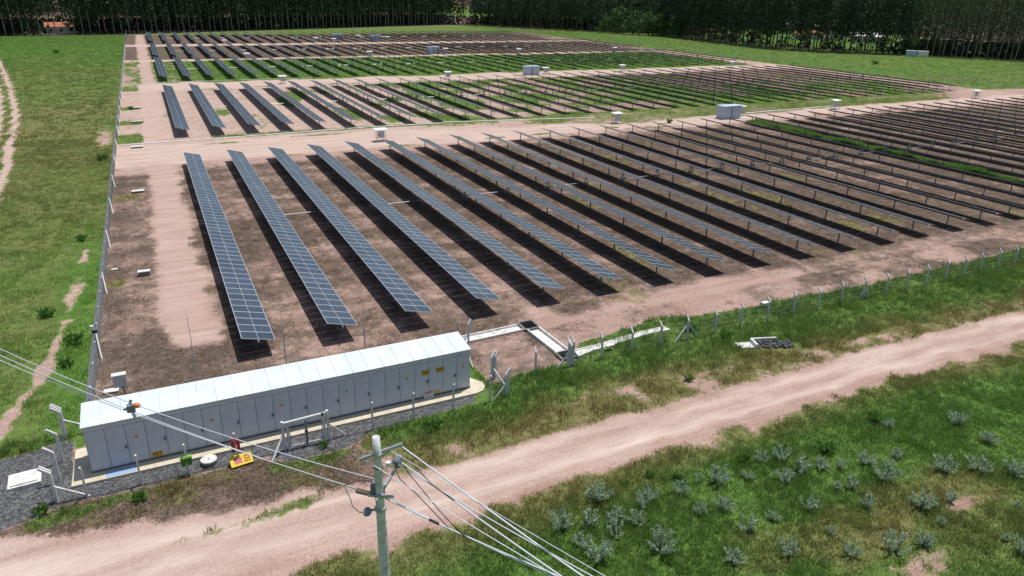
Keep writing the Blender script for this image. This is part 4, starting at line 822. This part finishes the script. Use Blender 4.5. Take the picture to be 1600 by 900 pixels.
# spacer and marker ball
spc = Vector((-1.92, 21.26, 10.66))
o = tag(empty('line_spacer', spc), 'dark cross shaped spacer clamped on the cables above the white roof', 'spacer')
mb = MB(); mb.bar((-.05, 0, -.02), (.05, .1, .34), .06, .06); mb.bar((-.18, .0, .12), (.3, .0, .12), .05, .05); mb.bar((0, 0, .1), (.1, -.1, -.2), .06, .06); mb.box(-.09, .13, -.06, .1, 0, .22); mb.build('arms', M['porcelain'], o)
mb = MB(); bm = bmesh.new(); bmesh.ops.create_uvsphere(bm, u_segments=16, v_segments=10, radius=.085); me = bpy.data.meshes.new('marker_ball'); bm.to_mesh(me); bm.free(); me.materials.append(M['orange']); me.polygons.foreach_set('use_smooth', [True] * len(me.polygons))
tag(link('marker_ball', me, None, Vector((-1.72, 21.10, 10.92))), 'small orange marker ball on the cable beside the spacer', 'marker ball')

# ------------------------------------------------------------------ shrubs
def leaves(n, cen, size, nrm_up, cols, elong=2.2, rs=rng):
    """n leaf quads round the given centres; returns V, F, tint"""
    d = rs.normal(0, 1, (n, 3)); d[:, 2] = np.abs(d[:, 2]) * nrm_up + d[:, 2] * (1 - nrm_up); d /= np.linalg.norm(d, axis=1)[:, None]
    t = rs.normal(0, 1, (n, 3)); t -= (t * d).sum(1)[:, None] * d; t /= np.linalg.norm(t, axis=1)[:, None]; b_ = np.cross(d, t)
    s = size * rs.uniform(0.6, 1.35, (n, 1)); l = t * s; w_ = b_ * s / elong
    P = np.stack([cen - l, cen + w_, cen + l, cen - w_], 1).reshape(-1, 3); F = np.arange(n * 4).reshape(-1, 4)
    k = rs.random((n, 1)); c = np.array(cols[0]) * (1 - k) + np.array(cols[1]) * k; c = c * rs.uniform(0.75, 1.25, (n, 1))
    return P, F, np.repeat(c, 4, 0)
def shrub_mesh(rad, h, nst, nl, cols, lsize, spread=0.8):
    VV = []; mb = MB(); cen = []
    for k in range(nst):
        a_ = rng.uniform(0, 6.283); tl = rng.uniform(0.1, 1.0) ** 0.6 * spread; L = h * rng.uniform(0.7, 1.15)
        tip = np.array([math.cos(a_) * rad * tl, math.sin(a_) * rad * tl, L * (1 - 0.35 * tl * tl)]); b0 = np.array([math.cos(a_), math.sin(a_), 0]) * rad * 0.18 * rng.random()
        t = rng.uniform(0.22, 1.0, (nl, 1)); p = b0 + (tip - b0) * t; p += rng.normal(0, 0.032, (nl, 3)); cen.append(p); mb.tube(b0, tip, 0.009, 0.004, 4, caps=False)
    P, F, c = leaves(nst * nl, np.concatenate(cen), lsize, 0.5, cols)
    P[:, 2] = np.maximum(P[:, 2], 0.0)
    return npmesh('foliage', P, F, M['shrubleaf'], dict(tint=c)), mb.mesh('stems', M['bark'])
SIL = [shrub_mesh(rng.uniform(.5, .8), rng.uniform(.62, .95), int(rng.integers(15, 26)), 46, [(0.31, 0.43, 0.27), (0.58, 0.68, 0.48)], 0.05, rng.uniform(.75, 1.0)) for _ in range(6)]
SPOS = [(20.1, 20.2), (21.3, 18.4), (22.9, 18.4), (21.8, 16.5), (24.3, 15.2), (16.9, 18.9), (22.5, 21.6), (21.6, 22.1), (23.9, 21.2), (25.7, 22.1), (26.7, 21.7), (25.5, 20.3), (26.8, 20.4), (28.0, 20.3), (29.0, 19.9), (28.1, 18.5), (30.2, 18.3), (24.9, 18.2), (24.6, 16.6), (30.0, 16.1), (31.7, 15.8), (29.8, 14.9), (34.6, 21.5), (38.4, 20.0), (38.4, 18.1), (35.5, 16.9), (36.8, 15.7), (34.3, 14.2), (31.4, 13.0), (31.3, 12.2), (32.5, 19.3), (27.8, 14.4), (17.9, 21.7), (18.6, 22.0), (17.0, 20.9), (15.6, 20.5), (16.0, 21.2), (14.9, 21.6), (13.6, 22.0), (14.0, 20.7), (16.3, 23.0), (30.6, 19.7), (27.4, 18.8), (21.3, 19.9), (20.2, 21.7), (14.2, 19.7), (19.4, 17.2), (27.6, 17.2), (33.8, 17.6), (26.2, 14.6), (11.4, 20.6)]
def pix(x, y): d = np.array([x, y, .3]) - CAM; z = d @ CF; return 800 + 1122 * (d @ CR) / z, 450 - 1122 * (d @ CU) / z
bands = {}
for p in SPOS:
    v = pix(*p)[1]; k = 0 if v > 840 else 1 if v > 780 else 2 if v > 730 else 3; bands.setdefault(k, []).append(p)
BNM = ['along the bottom edge of the photo', 'in the band above the bottom edge', 'in the middle of the rough grass', 'in the upper band nearest the dirt road']
for k, ps in sorted(bands.items()):
    for j, p in enumerate(sorted(ps, key=lambda q: pix(*q)[0])):
        o = empty('shrub', (p[0], p[1], float(hgt(np.array([p[0]]), np.array([p[1]]))[0])), random.uniform(0, 6.28)); s = random.choice((.5, .65, .8, .9, 1.0, 1.2)); o.scale = (s, s, s * random.uniform(.85, 1.15)); f_, st = random.choice(SIL)
        link('foliage', f_, o); link('stems', st, o); tag(o, 'silvery green shrub %s, %s from the left' % (BNM[k], ordn(j + 1)), 'shrub', 'silvery shrubs in the roadside grass')
GRN = [shrub_mesh(.6, .55, 24, 26, [(0.08, 0.20, 0.03), (0.15, 0.31, 0.06)], 0.065) for _ in range(3)]
BSH = [(11.2, 31.9, 1.3, 'bright green bush between the utility pole and right end of building'), (18.1, 23.5, .6, 'bright green bush at the road edge, left of two'), (19.6, 23.4, .7, 'bright green bush at the road edge, right of two'), (27.7, 30.4, .8, 'lone low bush on the upper edge of dirt road'), (5.4, 32.7, .7, 'green weed growing at the foot of the right gatepost'), (-7.3, 32.9, .9, 'round grassy bush at the edge of the gravel on the left'), (-3.3, 32.0, .9, 'olive bush below the fence left of the litter bins'),
       (32.4, 35.9, 1.3, 'leafy dark bush beside the braced fence post'), (34.0, 34.2, 1.1, 'leafy bush on the bank left of the culvert outlet'), (87.5, 110.2, 1.6, 'round green bush at track edge left of the largest cabin'), (-3.7, 159, 1.3, 'dark bush beside left fence near the second block'), (-26.5, 300, 2.6, 'dark bush out in the far left pasture'), (-9.0, 57.0, 1.4, 'leafy dark bush outside the left fence above the footpath'), (-7.0, 51.2, 1.6, 'broad leafy bush outside the left fence near the camera'), (-7.2, 48.0, 1.2, 'bright leafy bush outside the left fence next to the camera pole'), (-7.8, 75, 1.2, 'dark bush outside left fence halfway along the front block'), (-20.6, 88, 1.3, 'dark tuft of bush in the open left pasture'), (-7.1, 112, 2.0, 'wide green bush outside left fence level with first dirt track'), (-26, 148, 2.2, 'leafy bush at the left edge beside the two rut track'), (243, 190, 3.0, 'dark round bush beyond the corner of the second block'), (20.6, 22.5, .9, 'bright green bush among the upper silvery shrubs'), (24.8, 22.4, 1.0, 'large green bush above the upper silvery shrubs'), (29.5, 21.4, 1.3, 'broad green thicket right of the upper silvery shrubs'), (34.5, 22.2, 1.2, 'broad green thicket below the road at right')]
for (x, y, s, lab) in BSH:
    o = empty('bush', (x, y, float(hgt(np.array([x]), np.array([y]))[0])), random.uniform(0, 6.28)); o.scale = (s, s, s * .85); f_, st = random.choice(GRN); link('foliage', f_, o); link('stems', st, o); tag(o, lab, 'bush')

# ------------------------------------------------------------------ trees
def tree_arrays(kind, rs):
    """trunk MB and crown arrays for one tree standing at the origin"""
    mb = MB(); cen = []
    def axis(z, H, lx, ly, k1, k2):      # centre of the bent trunk at height z
        if z < H * k1: t = z / (H * k1); return (lx * .4 * t, ly * .4 * t, z)
        t = min(1, (z - H * k1) / (H * (k2 - k1))); return (lx * (.4 + .6 * t), ly * (.4 + .6 * t), z)
    if kind == 'euc':
        H = rs.uniform(25, 31); r = rs.uniform(.16, .24); lx, ly = rs.normal(0, .6, 2); top = (lx, ly, H * .93); mb.tube((0, 0, -.3), (lx * .4, ly * .4, H * .45), r, r * .75, 7); mb.tube((lx * .4, ly * .4, H * .45), top, r * .75, .04, 6)
        zb = rs.uniform(2.0, 5.0) if rs.random() < .5 else rs.uniform(6.5, 10.0)
        for k in range(36):
            z = zb + (H - zb) * ((k + rs.random()) / 26); f = (z - zb) / (H - zb); a_ = rs.uniform(0, 6.28); L = (1.9 * (1 - f) ** .6 + .5) * rs.uniform(.5, 1.25)
            c = np.array([lx * .6 + math.cos(a_) * L, ly * .6 + math.sin(a_) * L, z + .5]); mb.tube(axis(min(z - .5, H * .9), H, lx, ly, .45, .93), c, .05, .02, 4, caps=False)
            cen.append(c + rs.normal(0, 1, (16, 3)) * np.array([.75, .75, .9]))
        cols = [(0.032, 0.066, 0.030), (0.075, 0.128, 0.058)]; size = .55; el = 1.6
    elif kind == 'pine':
        H = rs.uniform(21, 27); r = rs.uniform(.2, .3); lx, ly = rs.normal(0, .5, 2); mb.tube((0, 0, -.3), (lx, ly, H * .95), r, .05, 7)
        zb = rs.uniform(5.0, 8.0)
        for k in range(38):
            z = zb + (H - zb) * ((k + rs.random()) / 30); f = (z - zb) / (H - zb); a_ = rs.uniform(0, 6.28); L = (3.0 * (1 - f) ** .7 + .5) * rs.uniform(.45, 1.1) * (0.6 + .4 * min(1, f * 6))
            c = np.array([lx * f + math.cos(a_) * L, ly * f + math.sin(a_) * L, z + .3]); zt_ = min(z - .2, H * .92); mb.tube((lx * (zt_ + .3) / (H * .95 + .3), ly * (zt_ + .3) / (H * .95 + .3), zt_), c, .05, .02, 4, caps=False)
            cen.append(c + rs.normal(0, 1, (15, 3)) * np.array([.85, .85, .6]))
        cols = [(0.032, 0.068, 0.034), (0.074, 0.135, 0.062)]; size = .48; el = 1.7
    elif kind == 'tall':
        H = rs.uniform(28, 34); r = rs.uniform(.15, .22); lx, ly = rs.normal(0, .7, 2); mb.tube((0, 0, -.3), (lx * .4, ly * .4, H * .5), r, r * .7, 7); mb.tube((lx * .4, ly * .4, H * .5), (lx, ly, H), r * .7, .03, 6)
        zb = rs.uniform(5, 9)
        for k in range(28):
            z = zb + (H - zb) * ((k + rs.random()) / 28); f = (z - zb) / (H - zb); a_ = rs.uniform(0, 6.28); L = (1.5 * (1 - f) ** .6 + .5) * rs.uniform(.5, 1.25)
            c = np.array([lx * f + math.cos(a_) * L, ly * f + math.sin(a_) * L, z + .6]); mb.tube(axis(min(z - .6, H * .95), H, lx, ly, .5, 1.0), c, .04, .015, 4, caps=False)
            cen.append(c + rs.normal(0, 1, (10, 3)) * np.array([.6, .6, 1.0]))
        cols = [(0.046, 0.074, 0.030), (0.105, 0.145, 0.055)]; size = .42; el = 2.2
    else:  # broad
        H = rs.uniform(9, 12); mb.tube((0, 0, -.3), (0, 0, H * .45), .28, .2, 8)
        for k in range(34):
            a_ = rs.uniform(0, 6.28); L = rs.uniform(.5, 4.2); z = 1.2 + (H - 1.6) * rs.random() * (1 - (L / 6) ** 2); c = np.array([math.cos(a_) * L, math.sin(a_) * L, z]); mb.tube((0, 0, min(z * .6, H * .40)), c, .07, .02, 4, caps=False)
            cen.append(c + rs.normal(0, 1, (26, 3)) * np.array([.75, .75, .6]))
        cols = [(0.045, 0.100, 0.026), (0.110, 0.195, 0.055)]; size = .36; el = 1.5
    C_ = np.concatenate(cen); P, F, c = leaves(len(C_), C_, size, 0.3, cols, el, rs)
    return mb, P, F, c
TV = {}
for kind, nv in (('euc', 6), ('pine', 6), ('tall', 5), ('broad', 3)):
    TV[kind] = [tree_arrays(kind, np.random.default_rng(100 + i * 7 + len(kind))) for i in range(nv)]
TMESH = {k: [(npmesh('crown', P, F, M['leaf'], dict(tint=c)), mb.mesh('trunk', M['palebark'] if k in ('tall', 'euc') else M['bark'])) for (mb, P, F, c) in v] for k, v in TV.items()}
NMK = {'euc': 'eucalyptus_tree', 'pine': 'pine_tree', 'tall': 'eucalyptus_tree', 'broad': 'broadleaf_tree'}
def plant(kind, x, y, lab, group, s=1.0):
    o = empty(NMK[kind], (x, y, 0), random.uniform(0, 6.28)); o.scale = (s, s, s); c_, t_ = random.choice(TMESH[kind]); link('crown', c_, o); link('trunk', t_, o); return tag(o, lab, 'tree', group)
def along(P, st):
    P = np.array(P, float); seg = np.hypot(*(P[1:] - P[:-1]).T); cum = np.concatenate([[0], np.cumsum(seg)]); s = np.arange(0, cum[-1], st); return np.stack([np.interp(s, cum, P[:, 0]), np.interp(s, cum, P[:, 1])], 1)
mass = {'euc': [], 'pine': [], 'tall': []}
W1 = [(-125, 398), (-54, 404), (-5, 412), (97, 458), (200, 508), (212, 506)]
lab1 = 'tall dark eucalyptus at the front of the wood behind the panels'; g1_ = 'front eucalyptus trees of the back wood'
for p in along(W1, 3.4): plant('euc', p[0] + random.uniform(-.8, .8), p[1] + random.uniform(-1, 1), lab1, g1_, random.uniform(.9, 1.08))
for r_ in range(1, 9):
    for p in along(W1, 4.2):
        if -42 < p[0] - 1.75 * r_ < -25 and r_ < 6: continue
        mass['euc'].append((p[0] - 0.35 * r_ * 5 + random.uniform(-1.5, 1.5), p[1] + r_ * 5.5 + random.uniform(-1.5, 1.5)))
W2 = [(214, 500), (232, 462), (262, 404)]
for p in along(W2, 4.0): plant('pine', p[0] + random.uniform(-.8, .8), p[1], 'dark pine at the far end of the east wood beyond the panels', 'far pines of the east wood', random.uniform(.9, 1.1))
for r_ in range(1, 12):
    for p in along([(208, 512), (232, 462), (262, 404), (285, 380), (300, 372)], 5.0): mass['pine'].append((p[0] + r_ * 6 + random.uniform(-1.5, 1.5), p[1] + r_ * 3 + random.uniform(-1.5, 1.5)))
W3 = [(278, 372), (272, 320), (266, 262), (276, 242), (292, 228), (302, 222)]
for p in along(W3, 2.7): plant('pine', p[0] + random.uniform(-1, 1), p[1], 'dark pine with bare trunk in the thin belt before white houses', 'pines of the thin belt', random.uniform(.92, 1.1))
for p in along(W3, 3.6): plant('pine', p[0] + 7 + random.uniform(-1, 1), p[1] + 3, 'dark pine standing in second line of the thin belt', 'pines of the thin belt, second line', random.uniform(.92, 1.1))
W4 = [(305, 214), (318, 196), (332, 172), (345, 140)]
for p in along(W4, 2.2): plant('tall', p[0] + random.uniform(-1, 1), p[1], 'slender pale trunked eucalyptus at the right edge of the field', 'slender eucalyptus at right', random.uniform(.9, 1.1))
for r_ in range(1, 8):
    for p in along([(300, 222)] + W4, 3.0): mass['tall'].append((p[0] + r_ * 4 + random.uniform(-1, 1), p[1] + r_ * 2 + random.uniform(-1, 1)))
for r_ in (2, 3, 4):
    for p in along(W3, 4.5):
        if random.random() < .75: mass['pine'].append((p[0] + 7 * r_ + random.uniform(-2, 2), p[1] + 3 * r_ + random.uniform(-2, 2)))
# backdrop wood behind the thin belt and houses
for r_ in range(5):
    for p in along([(520, 560), (500, 420), (470, 330), (480, 230), (520, 120)], 6.0): mass['pine'].append((p[0] + r_ * 7 + random.uniform(-2, 2), p[1] + random.uniform(-2, 2)))
for (x, y, s, lab) in ((262, 388, 1.1, 'dense dark broad tree at the field edge, leftmost of the clump'), (266, 378, 1.2, 'dense dark broad tree second from left in the clump'), (270, 368, 1.15, 'dense dark broad tree third from left in the clump'), (272, 357, 1.1, 'dense dark broad tree fourth from left in the clump'), (258, 396, .9, 'dense dark broad tree standing just left of the main clump'), (274, 347, .95, 'dense dark broad tree at the right end of the clump'), (303, 222, 1.0, 'leafy green tree standing behind the small pale tanks'), (311, 214, .85, 'leafy green tree just right of the small pale tanks'), (296, 229, .75, 'low leafy tree between the pines and the slender eucalyptus')):
    plant('broad', x, y, lab, None, s * (1.45 if 'clump' in lab else 1.0))
for kind, pts in mass.items():
    if not pts: continue
    VV = []; FF = []; CC = []; tb = MB(); o_ = 0
    for (x, y) in pts:
        mb, P, F, c = random.choice(TV[kind]); s = random.uniform(.9, 1.12); a_ = random.uniform(0, 6.28); ca, sa = math.cos(a_), math.sin(a_); k = rng.random(len(F)) < 0.6
        Pq = P.reshape(-1, 4, 3)[k].reshape(-1, 3); c = c.reshape(-1, 4, 3)[k].reshape(-1, 3)
        Q_ = np.stack([(Pq[:, 0] * ca - Pq[:, 1] * sa) * s * 1.15 + x, (Pq[:, 0] * sa + Pq[:, 1] * ca) * s * 1.15 + y, Pq[:, 2] * s], 1)
        VV.append(Q_); FF.append(np.arange(len(Q_)).reshape(-1, 4) + o_); CC.append(c); o_ += len(Q_); tb.tube((x, y, -.3), (x, y, 24 * s), .2, .06, 5, caps=False)
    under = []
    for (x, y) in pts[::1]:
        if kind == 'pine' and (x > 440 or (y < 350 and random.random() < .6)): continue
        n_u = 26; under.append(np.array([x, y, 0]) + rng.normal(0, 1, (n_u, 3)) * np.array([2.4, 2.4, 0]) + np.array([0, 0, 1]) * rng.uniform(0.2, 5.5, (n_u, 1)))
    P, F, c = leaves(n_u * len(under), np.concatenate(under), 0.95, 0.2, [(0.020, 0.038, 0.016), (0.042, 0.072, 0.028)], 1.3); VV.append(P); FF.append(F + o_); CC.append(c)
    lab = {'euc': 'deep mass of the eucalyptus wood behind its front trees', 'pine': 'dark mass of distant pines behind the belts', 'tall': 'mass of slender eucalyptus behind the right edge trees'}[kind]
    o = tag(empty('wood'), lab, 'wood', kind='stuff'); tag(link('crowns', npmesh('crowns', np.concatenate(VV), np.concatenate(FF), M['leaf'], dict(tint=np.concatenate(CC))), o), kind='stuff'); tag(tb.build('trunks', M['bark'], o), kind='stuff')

# ------------------------------------------------------------------ far houses
def house(x, y, rz_, L, Wd, h, wallm, roofm, lab):
    o = tag(empty('house', (x, y, 0), rz_), lab, 'house'); mb = MB(); mb.box(-L / 2, L / 2, -Wd / 2, Wd / 2, -.1, h)
    mb.add([(-L / 2, -Wd / 2, h), (-L / 2, Wd / 2, h), (-L / 2, 0, h + Wd * .22), (L / 2, -Wd / 2, h), (L / 2, Wd / 2, h), (L / 2, 0, h + Wd * .22)], [(0, 1, 2), (3, 5, 4)]); mb.build('wall', wallm, o)
    e = .5; mb = MB(); zr = h + Wd * .22 + .06; ze = h - .15
    for s in (-1, 1):
        P = [(-L / 2 - e, s * (Wd / 2 + e), ze), (L / 2 + e, s * (Wd / 2 + e), ze), (L / 2 + e, 0, zr), (-L / 2 - e, 0, zr)]; mb.add(P + [(p[0], p[1], p[2] + .12) for p in P], [(0, 1, 2, 3), (7, 6, 5, 4), (0, 4, 5, 1), (1, 5, 6, 2), (2, 6, 7, 3), (3, 7, 4, 0)])
    mb.build('roof', roofm, o)
    for k in range(3):
        mb = MB(); xw = -L / 3 + k * L / 3; mb.box(xw - .6, xw + .6, -Wd / 2 - .05, -Wd / 2 - .005, .9, 2.1); mb.build('window', M['glass'], o)
    mb = MB(); mb.box(-L / 2 + .6, -L / 2 + 1.5, -Wd / 2 - .06, -Wd / 2 - .005, 0, 2.1); mb.build('door', M['bark'], o)
house(-33.5, 424, .1, 12, 8, 3.0, M['plaster'], M['tile'], 'low house with orange tiled roof behind the left wood')
for k, (x, y, L, h, rm, lab) in enumerate(((352, 322, 16, 3.2, 'tile', 'tile roofed white house behind the left part of the pine belt'), (362, 292, 15, 3.4, 'white', 'white walled house behind the middle of the pine belt'), (400, 350, 24, 5.0, 'white', 'white house far behind the dark clump of trees'), (392, 372, 20, 6.0, 'white', 'taller white house far behind the dark clump of trees'))): house(x, y, R(-58), L, 9, h, M['plaster'], M[rm], lab)
o = tag(empty('water_tanks', (296, 212, 0), R(-50)), 'pair of small pale blue tanks at the foot of right wood', 'tank')
for s in (-1, 1): mb = MB(); mb.box(s * 2.2 - 2, s * 2.2 + 2, -1.5, 1.5, 0, 2.2); mb.box(s * 2.2 - 2.1, s * 2.2 + 2.1, -1.6, 1.6, 2.2, 2.4); mb.build('tank', M['cabinblue'] if s < 0 else M['white'], o)
o = tag(empty('field_post', (271, 400, 0)), 'lone pale post standing in the far green field', 'post'); mb = MB(); mb.tube((0, 0, 0), (0, 0, 9), .12, .09); mb.build('shaft', M['post'], o); mb = MB(); mb.bar((-.6, 0, 8.7), (.6, 0, 8.7), .1, .1); mb.build('crossarm', M['post'], o)
